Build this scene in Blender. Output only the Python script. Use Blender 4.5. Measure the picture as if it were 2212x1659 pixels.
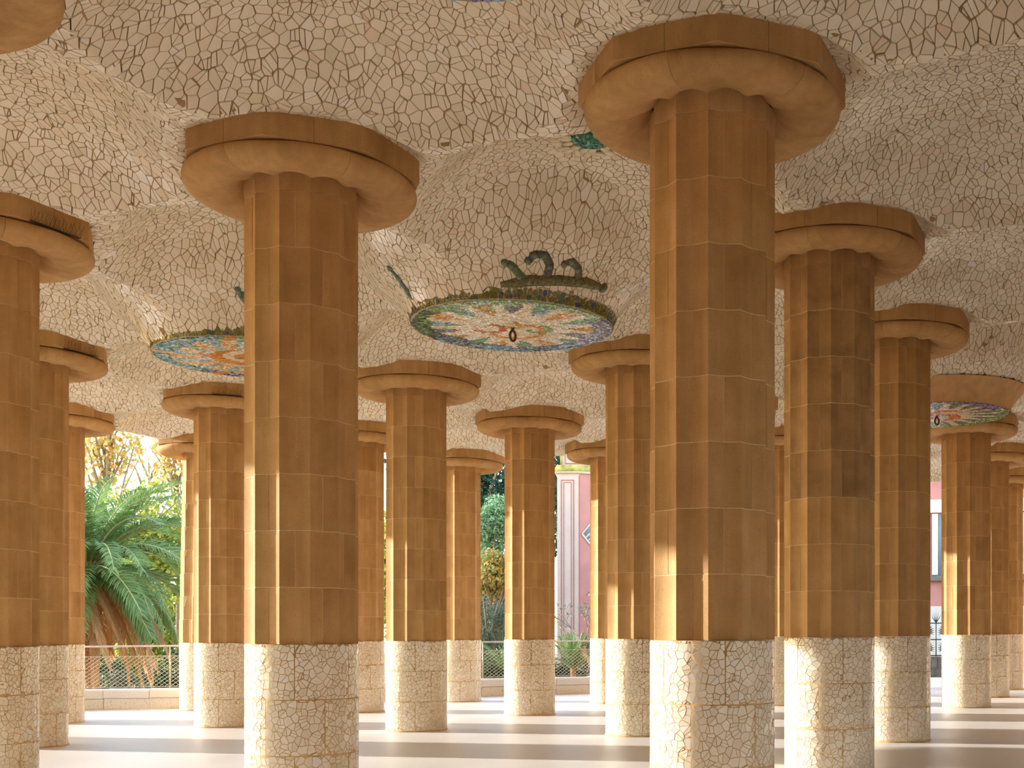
import bpy, math, random
import numpy as np
from mathutils import Vector, Matrix
from mathutils.geometry import delaunay_2d_cdt

random.seed(7)
RNG = np.random.default_rng(11)
SC = bpy.context.scene
COL = SC.collection
PI = math.pi
for _o in list(bpy.data.objects):
    bpy.data.objects.remove(_o)

# ------------------------------------------------------------------ camera
IMG_W, IMG_H = 2212.0, 1659.0
FPX, CX, CY, EYE = 2571.2, 1488.4, 1373.8, 1.644
cam_data = bpy.data.cameras.new('camera')
cam = bpy.data.objects.new('camera', cam_data)
COL.objects.link(cam)
cam.location = (0, 0, EYE)
cam.rotation_euler = (PI / 2, 0, 0)
cam_data.sensor_width = 36.0
cam_data.lens = FPX * 36.0 / IMG_W
cam_data.shift_x = (IMG_W / 2 - CX) / IMG_W
cam_data.shift_y = (CY - IMG_H / 2) / IMG_W
cam_data.clip_end = 2000
SC.camera = cam

# ------------------------------------------------------------------ light
SUN_DIR = Vector((-0.9636, 0.2672, 0.215)).normalized()
sun_data = bpy.data.lights.new('sun', 'SUN')
sun_data.energy = 11.5
sun_data.angle = math.radians(0.6)
sun_data.color = (1.0, 0.97, 0.935)
sun = bpy.data.objects.new('sun', sun_data)
COL.objects.link(sun)
sun.rotation_euler = (-SUN_DIR).to_track_quat('-Z', 'Y').to_euler()

world = bpy.data.worlds.new('sky')
SC.world = world
world.use_nodes = True
wn = world.node_tree
wn.nodes.clear()
w_out = wn.nodes.new('ShaderNodeOutputWorld')
w_bg = wn.nodes.new('ShaderNodeBackground')
w_sky = wn.nodes.new('ShaderNodeTexSky')
w_sky.sky_type = 'NISHITA'
w_sky.sun_disc = False
w_sky.sun_elevation = math.radians(24)
w_sky.sun_rotation = math.atan2(SUN_DIR.x, SUN_DIR.y)
w_sky.air_density = 1.0
w_sky.dust_density = 0.6
w_bg.inputs['Strength'].default_value = 1.2
w_tint = wn.nodes.new('ShaderNodeMix')          # warm, slightly hazy air
w_tint.data_type = 'RGBA'
w_tint.blend_type = 'MULTIPLY'
w_tint.inputs[0].default_value = 1.0
w_tint.inputs[7].default_value = (1.0, 0.94, 0.84, 1)
wn.links.new(w_sky.outputs[0], w_tint.inputs[6])
wn.links.new(w_tint.outputs[2], w_bg.inputs[0])
wn.links.new(w_bg.outputs[0], w_out.inputs[0])

vs = SC.view_settings
SC.display_settings.display_device = 'sRGB'
vs.view_transform = 'Standard'
vs.look = 'None'
vs.exposure = 0.0
vs.gamma = 1.0
vs.use_curve_mapping = False
SC.cycles.diffuse_bounces = 6
SC.cycles.max_bounces = 10
SC.cycles.caustics_reflective = False

# ------------------------------------------------------------------ grid of the hall
VA = np.array((1.498, 4.057))
VB = np.array((4.057, -1.498))
P0 = np.array((-3.856, 11.867))
SP = 4.3247
ROSETTES = {(0, 1): 5.80, (-1, 1): 5.80, (1, 3): 5.77, (1, -1): 5.71}


def node(i, j):
    p = P0 + i * VB + j * VA
    return float(p[0]), float(p[1])


def floor_z(x):
    return 0.0102 * x


def ceil_off(x, y):
    x = np.clip(x, -14, 11)
    y = np.clip(y, 6, 37)
    return 0.0149 * x - 0.003 * (y - 20) - 0.0009 * x * (y - 20)


def sstep(a, b, t):
    t = np.clip((t - a) / (b - a), 0, 1)
    return t * t * (3 - 2 * t)


def uv_of(x, y):
    dx, dy = x - P0[0], y - P0[1]
    return (dx * VB[0] + dy * VB[1]) / SP ** 2, (dx * VA[0] + dy * VA[1]) / SP ** 2


def ceiling_z(x, y):
    """height of the vaulted ceiling: a shallow dome over every bay, ridges between the columns"""
    x = np.asarray(x, float)
    y = np.asarray(y, float)
    u, v = uv_of(x, y)
    rb = SP * np.hypot(u - np.floor(u) - 0.5, v - np.floor(v) - 0.5)
    q = np.clip(1 - (rb / 2.14) ** 2, 0, 1)
    h = 6.28 + 0.93 * (np.sqrt(q * q + 0.0016) - 0.04) ** 0.80
    iu, iv = np.round(u), np.round(v)
    rho = SP * np.hypot(u - iu, v - iv)
    t = sstep(1.0, 1.8, rho)
    hc = np.where(h > 6.44, 6.44 + (h - 6.44) * t, h)
    hc = np.maximum(hc, 6.455 - 0.175 * sstep(1.08, 1.46, rho))
    out = hc
    for (ri, rj), rz in ROSETTES.items():
        m = (iu == ri) & (iv == rj)
        zf = rz + 0.10 + 0.86 * (1 - np.exp(-np.maximum(rho - 1.36, -0.05) / 0.55)) + 2.0 * np.maximum(rho - 1.75, 0) ** 2
        k = 0.32
        d = np.clip(0.5 + 0.5 * (h - zf) / k, 0, 1)
        zm = h * (1 - d) + zf * d - k * d * (1 - d)
        zm = np.where(rho < 1.30, rz + 0.08, zm)
        out = np.where(m, zm, out)
    return out + ceil_off(x, y)


def project(x, y, z):
    return CX + FPX * x / y, CY - FPX * (z - EYE) / y


def at(px, py, Y):
    return Vector(((px - CX) / FPX * Y, Y, EYE - (py - CY) / FPX * Y))


# ------------------------------------------------------------------ helpers
def link(name, mesh, parent=None):
    o = bpy.data.objects.new(name, mesh)
    COL.objects.link(o)
    if parent is not None:
        o.parent = parent
    return o


def tag(o, label=None, cat=None, group=None, kind=None):
    if label:
        o['label'] = label
    if cat:
        o['category'] = cat
    if group:
        o['group'] = group
    if kind:
        o['kind'] = kind
    return o


def empty(name, loc, label=None, cat=None, group=None, kind=None, rz=0.0):
    o = bpy.data.objects.new(name, None)
    COL.objects.link(o)
    o.location = loc
    o.rotation_euler = (0, 0, rz)
    o.empty_display_size = 0.2
    return tag(o, label, cat, group, kind)


def mesh_fast(name, verts, loops, starts, totals, mat, tone=None, smooth=False, rgb=None):
    me = bpy.data.meshes.new(name)
    verts = np.asarray(verts, np.float32)
    loops = np.asarray(loops, np.int32)
    starts = np.asarray(starts, np.int32)
    totals = np.asarray(totals, np.int32)
    me.vertices.add(len(verts))
    me.vertices.foreach_set('co', verts.ravel())
    me.loops.add(len(loops))
    me.loops.foreach_set('vertex_index', loops)
    me.polygons.add(len(starts))
    me.polygons.foreach_set('loop_start', starts)
    me.polygons.foreach_set('loop_total', totals)
    me.polygons.foreach_set('use_smooth', np.full(len(starts), smooth, bool))
    if mat is not None:
        me.materials.append(mat)
    me.update(calc_edges=True)
    if tone is not None:
        a = me.attributes.new('tone', 'FLOAT', 'FACE')
        a.data.foreach_set('value', np.asarray(tone, np.float32))
    if rgb is not None:
        a = me.attributes.new('tint', 'FLOAT_COLOR', 'FACE')
        c = np.ones((len(starts), 4), np.float32)
        c[:, :3] = rgb
        a.data.foreach_set('color', c.ravel())
    return me


class MB:
    """collects simple shapes into one mesh"""

    def __init__(s):
        s.v = []
        s.f = []
        s.sm = []
        s.mi = []

    def add(s, verts, faces, smooth=False, mi=0):
        b = len(s.v)
        s.v += [tuple(p) for p in verts]
        s.f += [tuple(b + i for i in f) for f in faces]
        s.sm += [smooth] * len(faces)
        s.mi += [mi] * len(faces)

    def box(s, x0, y0, z0, x1, y1, z1, M=None, mi=0):
        vs_ = [Vector((x, y, z)) for z in (z0, z1) for y in (y0, y1) for x in (x0, x1)]
        if M is not None:
            vs_ = [M @ p for p in vs_]
        s.add(vs_, [(0, 2, 3, 1), (4, 5, 7, 6), (0, 1, 5, 4), (2, 6, 7, 3), (0, 4, 6, 2), (1, 3, 7, 5)], mi=mi)

    def tube(s, pts, rad, n=6, closed=False, cap=True, mi=0, smooth=True):
        pts = [Vector(p) for p in pts]
        rads = rad if isinstance(rad, (list, tuple)) else [rad] * len(pts)
        m = len(pts)
        up = None
        vs_ = []
        for i, p in enumerate(pts):
            if closed:
                t = pts[(i + 1) % m] - pts[i - 1]
            else:
                t = pts[min(i + 1, m - 1)] - pts[max(i - 1, 0)]
            t.normalize()
            if up is None:
                up = Vector((0, 0, 1)) if abs(t.z) < 0.9 else Vector((1, 0, 0))
            a = t.cross(up)
            if a.length < 1e-6:
                a = t.orthogonal()
            a.normalize()
            b = t.cross(a).normalized()
            up = -b if b.dot(up) < 0 else b
            for k in range(n):
                ang = 2 * PI * k / n
                vs_.append(p + (a * math.cos(ang) + b * math.sin(ang)) * rads[i])
        fs = []
        for i in range(m if closed else m - 1):
            for k in range(n):
                i2 = (i + 1) % m
                fs.append((i * n + k, i * n + (k + 1) % n, i2 * n + (k + 1) % n, i2 * n + k))
        if cap and not closed:
            fs.append(tuple(range(n))[::-1])
            fs.append(tuple((m - 1) * n + k for k in range(n)))
        s.add(vs_, fs, smooth, mi)

    def lathe(s, prof, n=24, c=(0, 0, 0), mi=0, smooth=True, a0=0.0, a1=2 * PI):
        full = abs(a1 - a0 - 2 * PI) < 1e-6
        cnt = n if full else n + 1
        vs_ = []
        for r, z in prof:
            for k in range(cnt):
                a = a0 + (a1 - a0) * k / n
                vs_.append((c[0] + r * math.cos(a), c[1] + r * math.sin(a), c[2] + z))
        fs = []
        for i in range(len(prof) - 1):
            for k in range(n):
                k2 = (k + 1) % cnt
                fs.append((i * cnt + k, i * cnt + k2, (i + 1) * cnt + k2, (i + 1) * cnt + k))
        s.add(vs_, fs, smooth, mi)

    def ball(s, c, r, n=8, mi=0, squash=(1, 1, 1)):
        prof = [(max(1e-4, math.sin(PI * k / n)) * r, -math.cos(PI * k / n) * r) for k in range(n + 1)]
        vs_ = []
        m = n + 2
        for rr, z in prof:
            for k in range(m):
                a = 2 * PI * k / m
                vs_.append((c[0] + rr * math.cos(a) * squash[0], c[1] + rr * math.sin(a) * squash[1], c[2] + z * squash[2]))
        fs = [(i * m + k, i * m + (k + 1) % m, (i + 1) * m + (k + 1) % m, (i + 1) * m + k) for i in range(n) for k in range(m)]
        s.add(vs_, fs, True, mi)

    def mesh(s, name, mats):
        me = bpy.data.meshes.new(name)
        me.from_pydata(s.v, [], s.f)
        for m in (mats if isinstance(mats, (list, tuple)) else [mats]):
            me.materials.append(m)
        me.polygons.foreach_set('use_smooth', s.sm)
        me.polygons.foreach_set('material_index', s.mi)
        me.update()
        return me

    def build(s, name, mats, parent=None):
        return link(name, s.mesh(name, mats), parent)


# ------------------------------------------------------------------ materials
def new_mat(name):
    m = bpy.data.materials.new(name)
    m.use_nodes = True
    nt = m.node_tree
    b = nt.nodes['Principled BSDF']
    return m, nt, b


def N(nt, kind, **kw):
    n = nt.nodes.new(kind)
    for k, v in kw.items():
        setattr(n, k, v)
    return n


def ramp(nt, stops, interp='LINEAR'):
    r = N(nt, 'ShaderNodeValToRGB')
    cr = r.color_ramp
    cr.interpolation = interp
    while len(cr.elements) < len(stops):
        cr.elements.new(0.5)
    for e, (p, c) in zip(cr.elements, stops):
        e.position = p
        e.color = (*c, 1)
    return r


def mix_rgb(nt, kind, fac, a, b):
    m = N(nt, 'ShaderNodeMix', data_type='RGBA', blend_type=kind)
    for sock, val in ((m.inputs[0], fac), (m.inputs[6], a), (m.inputs[7], b)):
        if hasattr(val, 'node'):
            nt.links.new(val, sock)
        elif isinstance(val, (int, float)):
            sock.default_value = val
        else:
            sock.default_value = (*val, 1)
    return m.outputs[2]


def mat_plain(name, col, rough=0.6, var=0.12, scale=6.0, metal=0.0, bump=0.0, spec=0.4):
    m, nt, b = new_mat(name)
    tc = N(nt, 'ShaderNodeTexCoord')
    nz = N(nt, 'ShaderNodeTexNoise')
    nz.inputs['Scale'].default_value = scale
    nz.inputs['Detail'].default_value = 5
    nt.links.new(tc.outputs['Object'], nz.inputs['Vector'])
    lo = tuple(max(0, c * (1 - var)) for c in col)
    hi = tuple(min(1, c * (1 + var)) for c in col)
    r = ramp(nt, [(0.3, lo), (0.7, hi)])
    nt.links.new(nz.outputs[0], r.inputs[0])
    nt.links.new(r.outputs[0], b.inputs['Base Color'])
    b.inputs['Roughness'].default_value = rough
    b.inputs['Metallic'].default_value = metal
    b.inputs['Specular IOR Level'].default_value = spec
    if bump:
        bp = N(nt, 'ShaderNodeBump')
        bp.inputs['Strength'].default_value = bump
        bp.inputs['Distance'].default_value = 0.01
        nt.links.new(nz.outputs[0], bp.inputs['Height'])
        nt.links.new(bp.outputs[0], b.inputs['Normal'])
    return m


def mat_stone(name, c1, c2, c3):
    """warm sandstone: a tone per block, cloudy veins, rain streaks, grain"""
    m, nt, b = new_mat(name)
    tc = N(nt, 'ShaderNodeTexCoord')
    oi = N(nt, 'ShaderNodeObjectInfo')
    mul = N(nt, 'ShaderNodeMath', operation='MULTIPLY')
    mul.inputs[1].default_value = 57.0
    nt.links.new(oi.outputs['Random'], mul.inputs[0])
    add = N(nt, 'ShaderNodeVectorMath', operation='ADD')
    nt.links.new(tc.outputs['Object'], add.inputs[0])
    nt.links.new(mul.outputs[0], add.inputs[1])
    n1 = N(nt, 'ShaderNodeTexNoise')
    n1.inputs['Scale'].default_value = 2.2
    n1.inputs['Detail'].default_value = 6
    n1.inputs['Roughness'].default_value = 0.6
    nt.links.new(add.outputs[0], n1.inputs['Vector'])
    r1 = ramp(nt, [(0.28, c2), (0.55, c1), (0.78, c3)])
    nt.links.new(n1.outputs[0], r1.inputs[0])
    # a tone of its own for every block
    r2 = ramp(nt, [(0.0, (0.90, 0.88, 0.85)), (0.5, (1, 1, 1)), (1.0, (1.05, 1.04, 1.02))])
    nt.links.new(oi.outputs['Random'], r2.inputs[0])
    col = mix_rgb(nt, 'MULTIPLY', 1.0, r1.outputs[0], r2.outputs[0])
    # vertical streaks
    mp = N(nt, 'ShaderNodeMapping')
    mp.inputs['Scale'].default_value = (9, 9, 0.7)
    nt.links.new(add.outputs[0], mp.inputs['Vector'])
    n2 = N(nt, 'ShaderNodeTexNoise')
    n2.inputs['Scale'].default_value = 1.0
    n2.inputs['Detail'].default_value = 4
    nt.links.new(mp.outputs[0], n2.inputs['Vector'])
    r3 = ramp(nt, [(0.35, (0.74, 0.70, 0.64)), (0.60, (1.0, 1.0, 1.0)), (0.8, (1.1, 1.1, 1.1))])
    nt.links.new(n2.outputs[0], r3.inputs[0])
    col = mix_rgb(nt, 'MULTIPLY', 0.45, col, r3.outputs[0])
    # grain and pores
    n3 = N(nt, 'ShaderNodeTexNoise')
    n3.inputs['Scale'].default_value = 90
    n3.inputs['Detail'].default_value = 3
    nt.links.new(add.outputs[0], n3.inputs['Vector'])
    r4 = ramp(nt, [(0.30, (0.70, 0.68, 0.66)), (0.45, (1, 1, 1)), (0.8, (1.06, 1.06, 1.06))])
    nt.links.new(n3.outputs[0], r4.inputs[0])
    col = mix_rgb(nt, 'MULTIPLY', 0.6, col, r4.outputs[0])
    nt.links.new(col, b.inputs['Base Color'])
    b.inputs['Roughness'].default_value = 0.85
    b.inputs['Specular IOR Level'].default_value = 0.25
    bp = N(nt, 'ShaderNodeBump')
    bp.inputs['Strength'].default_value = 0.35
    bp.inputs['Distance'].default_value = 0.006
    nt.links.new(n3.outputs[0], bp.inputs['Height'])
    bp2 = N(nt, 'ShaderNodeBump')
    bp2.inputs['Strength'].default_value = 0.30
    bp2.inputs['Distance'].default_value = 0.02
    nt.links.new(n1.outputs[0], bp2.inputs['Height'])
    nt.links.new(bp.outputs[0], bp2.inputs['Normal'])
    nt.links.new(bp2.outputs[0], b.inputs['Normal'])
    return m


def mat_tile(name, stops, rough=0.25, spec=0.5):
    """glazed tile shards: the attribute 'tone' on each shard picks its glaze"""
    m, nt, b = new_mat(name)
    at_ = N(nt, 'ShaderNodeAttribute', attribute_name='tone')
    r = ramp(nt, stops, 'CONSTANT')
    nt.links.new(at_.outputs['Fac'], r.inputs[0])
    tc = N(nt, 'ShaderNodeTexCoord')
    nz = N(nt, 'ShaderNodeTexNoise')
    nz.inputs['Scale'].default_value = 1.3
    nz.inputs['Detail'].default_value = 4
    nt.links.new(tc.outputs['Object'], nz.inputs['Vector'])
    r2 = ramp(nt, [(0.3, (0.90, 0.87, 0.82)), (0.65, (1, 1, 1))])
    nt.links.new(nz.outputs[0], r2.inputs[0])
    nt.links.new(mix_rgb(nt, 'MULTIPLY', 1.0, r.outputs[0], r2.outputs[0]), b.inputs['Base Color'])
    b.inputs['Roughness'].default_value = rough
    b.inputs['Specular IOR Level'].default_value = spec
    return m


def mat_tint(name, rough=0.3, spec=0.5, var=0.0):
    m, nt, b = new_mat(name)
    at_ = N(nt, 'ShaderNodeAttribute', attribute_name='tint')
    nt.links.new(at_.outputs['Color'], b.inputs['Base Color'])
    b.inputs['Roughness'].default_value = rough
    b.inputs['Specular IOR Level'].default_value = spec
    return m


def mat_leaf(name, cols, trans=0.35, rough=0.5):
    """leaf: hue from the attribute 'tone', light passing through the blade"""
    m, nt, b = new_mat(name)
    at_ = N(nt, 'ShaderNodeAttribute', attribute_name='tone')
    n = len(cols)
    r = ramp(nt, [(k / max(1, n - 1), c) for k, c in enumerate(cols)])
    nt.links.new(at_.outputs['Fac'], r.inputs[0])
    nt.links.new(r.outputs[0], b.inputs['Base Color'])
    b.inputs['Roughness'].default_value = rough
    b.inputs['Specular IOR Level'].default_value = 0.35
    tr = N(nt, 'ShaderNodeBsdfTranslucent')
    nt.links.new(r.outputs[0], tr.inputs['Color'])
    mx = N(nt, 'ShaderNodeMixShader')
    mx.inputs[0].default_value = trans
    nt.links.new(b.outputs[0], mx.inputs[1])
    nt.links.new(tr.outputs[0], mx.inputs[2])
    nt.links.new(mx.outputs[0], nt.nodes['Material Output'].inputs['Surface'])
    return m


M_STONE = mat_stone('sandstone', (0.53, 0.320, 0.132), (0.44, 0.250, 0.094), (0.60, 0.385, 0.178))
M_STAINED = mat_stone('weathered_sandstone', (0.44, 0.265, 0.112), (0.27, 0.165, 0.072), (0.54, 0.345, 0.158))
M_MORTAR = mat_plain('pale_mortar', (0.72, 0.52, 0.30), 0.9, 0.12, 20)
M_CTILE = mat_tile('ceiling_tile_glaze', [(0.0, (0.85, 0.78, 0.63)), (0.34, (0.83, 0.755, 0.60)), (0.62, (0.87, 0.80, 0.655)),
                                          (0.86, (0.79, 0.715, 0.54)), (0.91, (0.81, 0.68, 0.53)), (0.945, (0.74, 0.69, 0.52)),
                                          (0.97, (0.88, 0.84, 0.75))], 0.26)
M_CGROUT = mat_plain('brown_ceiling_grout', (0.34, 0.225, 0.11), 0.95, 0.25, 3)
M_BTILE = mat_tile('base_tile_glaze', [(0.0, (0.87, 0.795, 0.655)), (0.38, (0.84, 0.755, 0.60)), (0.66, (0.89, 0.825, 0.69)),
                                       (0.84, (0.77, 0.70, 0.53)), (0.93, (0.81, 0.71, 0.57)), (0.97, (0.85, 0.83, 0.77))], 0.16)
M_BGROUT = mat_plain('ochre_base_grout', (0.64, 0.43, 0.20), 0.9, 0.2, 8)
M_CHIP = mat_tint('coloured_glass_chips', 0.22, 0.6)
M_CHIPGROUT = mat_plain('grey_beige_chip_grout', (0.55, 0.47, 0.37), 0.9, 0.15, 12)
M_IRON = mat_plain('rusted_iron', (0.14, 0.085, 0.05), 0.6, 0.3, 14, 0.5)
M_WIRE = mat_plain('dark_wire', (0.09, 0.07, 0.05), 0.5, 0.2, 10, 0.6)


def mat_floor():
    m, nt, b = new_mat('polished_stone_floor')
    tc = N(nt, 'ShaderNodeTexCoord')
    n1 = N(nt, 'ShaderNodeTexNoise')
    n1.inputs['Scale'].default_value = 0.55
    n1.inputs['Detail'].default_value = 8
    n1.inputs['Roughness'].default_value = 0.65
    nt.links.new(tc.outputs['Object'], n1.inputs['Vector'])
    r1 = ramp(nt, [(0.30, (0.64, 0.60, 0.55)), (0.55, (0.69, 0.65, 0.60)), (0.75, (0.72, 0.685, 0.635))])
    nt.links.new(n1.outputs[0], r1.inputs[0])
    n2 = N(nt, 'ShaderNodeTexNoise')
    n2.inputs['Scale'].default_value = 60
    n2.inputs['Detail'].default_value = 3
    nt.links.new(tc.outputs['Object'], n2.inputs['Vector'])
    r2 = ramp(nt, [(0.33, (0.88, 0.86, 0.84)), (0.5, (1, 1, 1))])
    nt.links.new(n2.outputs[0], r2.inputs[0])
    nt.links.new(mix_rgb(nt, 'MULTIPLY', 0.7, r1.outputs[0], r2.outputs[0]), b.inputs['Base Color'])
    r3 = ramp(nt, [(0.3, (0.34, 0.34, 0.34)), (0.7, (0.46, 0.46, 0.46))])
    nt.links.new(n1.outputs[0], r3.inputs[0])
    nt.links.new(r3.outputs[0], b.inputs['Roughness'])
    b.inputs['Specular IOR Level'].default_value = 0.45
    return m


# ------------------------------------------------------------------ shards (broken-tile mosaic)
def voronoi_cells(pts):
    """convex cells of a point set; rim cells that run off are dropped"""
    vs_, _, tris, _, _, _ = delaunay_2d_cdt([Vector((float(a), float(b))) for a, b in pts], [], [], 0, 1e-7)
    V = np.array([(p.x, p.y) for p in vs_])
    T = np.array([t for t in tris if len(t) == 3])
    A, B, C = V[T[:, 0]], V[T[:, 1]], V[T[:, 2]]
    d = 2 * ((B[:, 0] - A[:, 0]) * (C[:, 1] - A[:, 1]) - (B[:, 1] - A[:, 1]) * (C[:, 0] - A[:, 0]))
    d = np.where(np.abs(d) < 1e-12, 1e-12, d)
    b2 = ((B - A) ** 2).sum(1)
    c2 = ((C - A) ** 2).sum(1)
    ux = A[:, 0] + ((C[:, 1] - A[:, 1]) * b2 - (B[:, 1] - A[:, 1]) * c2) / d
    uy = A[:, 1] + ((B[:, 0] - A[:, 0]) * c2 - (C[:, 0] - A[:, 0]) * b2) / d
    cc = np.stack([ux, uy], 1)
    ids = T.ravel()
    tri = np.repeat(np.arange(len(T)), 3)
    ang = np.arctan2(cc[tri, 1] - V[ids, 1], cc[tri, 0] - V[ids, 0])
    o = np.lexsort((ang, ids))
    ids, tri = ids[o], tri[o]
    cut = np.flatnonzero(np.diff(ids)) + 1
    return V, [(int(g[0]), cc[t]) for g, t in zip(np.split(ids, cut), np.split(tri, cut))]


def clip_half(poly, n, c):
    """keep the part of a convex polygon where n.p <= c"""
    out = []
    m = len(poly)
    for i in range(m):
        p, q = poly[i], poly[(i + 1) % m]
        dp = n[0] * p[0] + n[1] * p[1] - c
        dq = n[0] * q[0] + n[1] * q[1] - c
        if dp <= 0:
            out.append(p)
        if (dp < 0 < dq) or (dq < 0 < dp):
            t = dp / (dp - dq)
            out.append((p[0] + (q[0] - p[0]) * t, p[1] + (q[1] - p[1]) * t))
    return out


def shards(pts, rnd, split=0.4, gap=0.005, rect=None, maxr=None):
    """list of convex shards (N,2): voronoi cells, some of them snapped once more along a line"""
    _, cells = voronoi_cells(pts)
    res = []
    for _, poly in cells:
        if len(poly) < 3:
            continue
        P = [tuple(p) for p in poly]
        if rect:
            for n, c in (((-1, 0), -rect[0]), ((1, 0), rect[2]), ((0, -1), -rect[1]), ((0, 1), rect[3])):
                P = clip_half(P, n, c)
                if len(P) < 3:
                    break
            if len(P) < 3:
                continue
        pieces = [P]
        if rnd.random() < split:
            cx_ = sum(p[0] for p in P) / len(P)
            cy_ = sum(p[1] for p in P) / len(P)
            a = rnd.random() * PI
            n = (math.cos(a), math.sin(a))
            c = n[0] * cx_ + n[1] * cy_
            q1 = clip_half(P, n, c)
            q2 = clip_half(P, (-n[0], -n[1]), -c)
            pieces = [q for q in (q1, q2) if len(q) >= 3]
        for q in pieces:
            q = np.array(q)
            keep = np.hypot(*(q - np.roll(q, 1, 0)).T) > 0.006
            q = q[keep]
            if len(q) < 3:
                continue
            c = q.mean(0)
            if maxr and np.hypot(*(q - c).T).max() > maxr:
                continue
            e = np.roll(q, -1, 0) - q
            ln = np.hypot(e[:, 0], e[:, 1])
            dist = np.abs((q[:, 0] - c[0]) * e[:, 1] - (q[:, 1] - c[1]) * e[:, 0]) / ln
            inr = dist.min()
            if inr < 0.008 + gap:
                f = 0.45
                if inr < 0.006:
                    continue
            else:
                f = 1 - gap / inr
            res.append(c + (q - c) * f)
    return res


def shard_mesh_arrays(polys, lift):
    """polys: list of (top (n,3), bottom (n,3)); returns verts, loops, starts, totals, face->shard"""
    V, L, S, T, W = [], [], [], [], []
    base = 0
    ls = 0
    for idx, (top, bot) in enumerate(polys):
        n = len(top)
        V.append(top)
        V.append(bot)
        L.append(np.arange(base, base + n))
        S.append(ls)
        T.append(n)
        ls += n
        k = np.arange(n)
        k2 = (k + 1) % n
        q = np.stack([base + k2, base + k, base + n + k, base + n + k2], 1)
        L.append(q.ravel())
        S += list(range(ls, ls + 4 * n, 4))
        T += [4] * n
        ls += 4 * n
        W += [idx] * (n + 1)
        base += 2 * n
    return np.concatenate(V), np.concatenate(L), S, T, np.array(W)


# ------------------------------------------------------------------ the roof outline
ROW_MIN = {-6: 1, -5: -1, -4: -1, -3: -1, -2: -2, -1: -3, 0: -4, 1: -5, 2: -4, 3: -3, 4: -2, 5: -1, 6: 0, 7: 1}  # near-left rows, out of view, are shaped to tune daylight in the hall
I_MAX, J_MIN, J_MAX = 4, -5, 6
NODES = [(i, j) for j in range(J_MIN, J_MAX + 1) for i in range(ROW_MIN[j], I_MAX + 1)]
NODESET = set(NODES)


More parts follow.
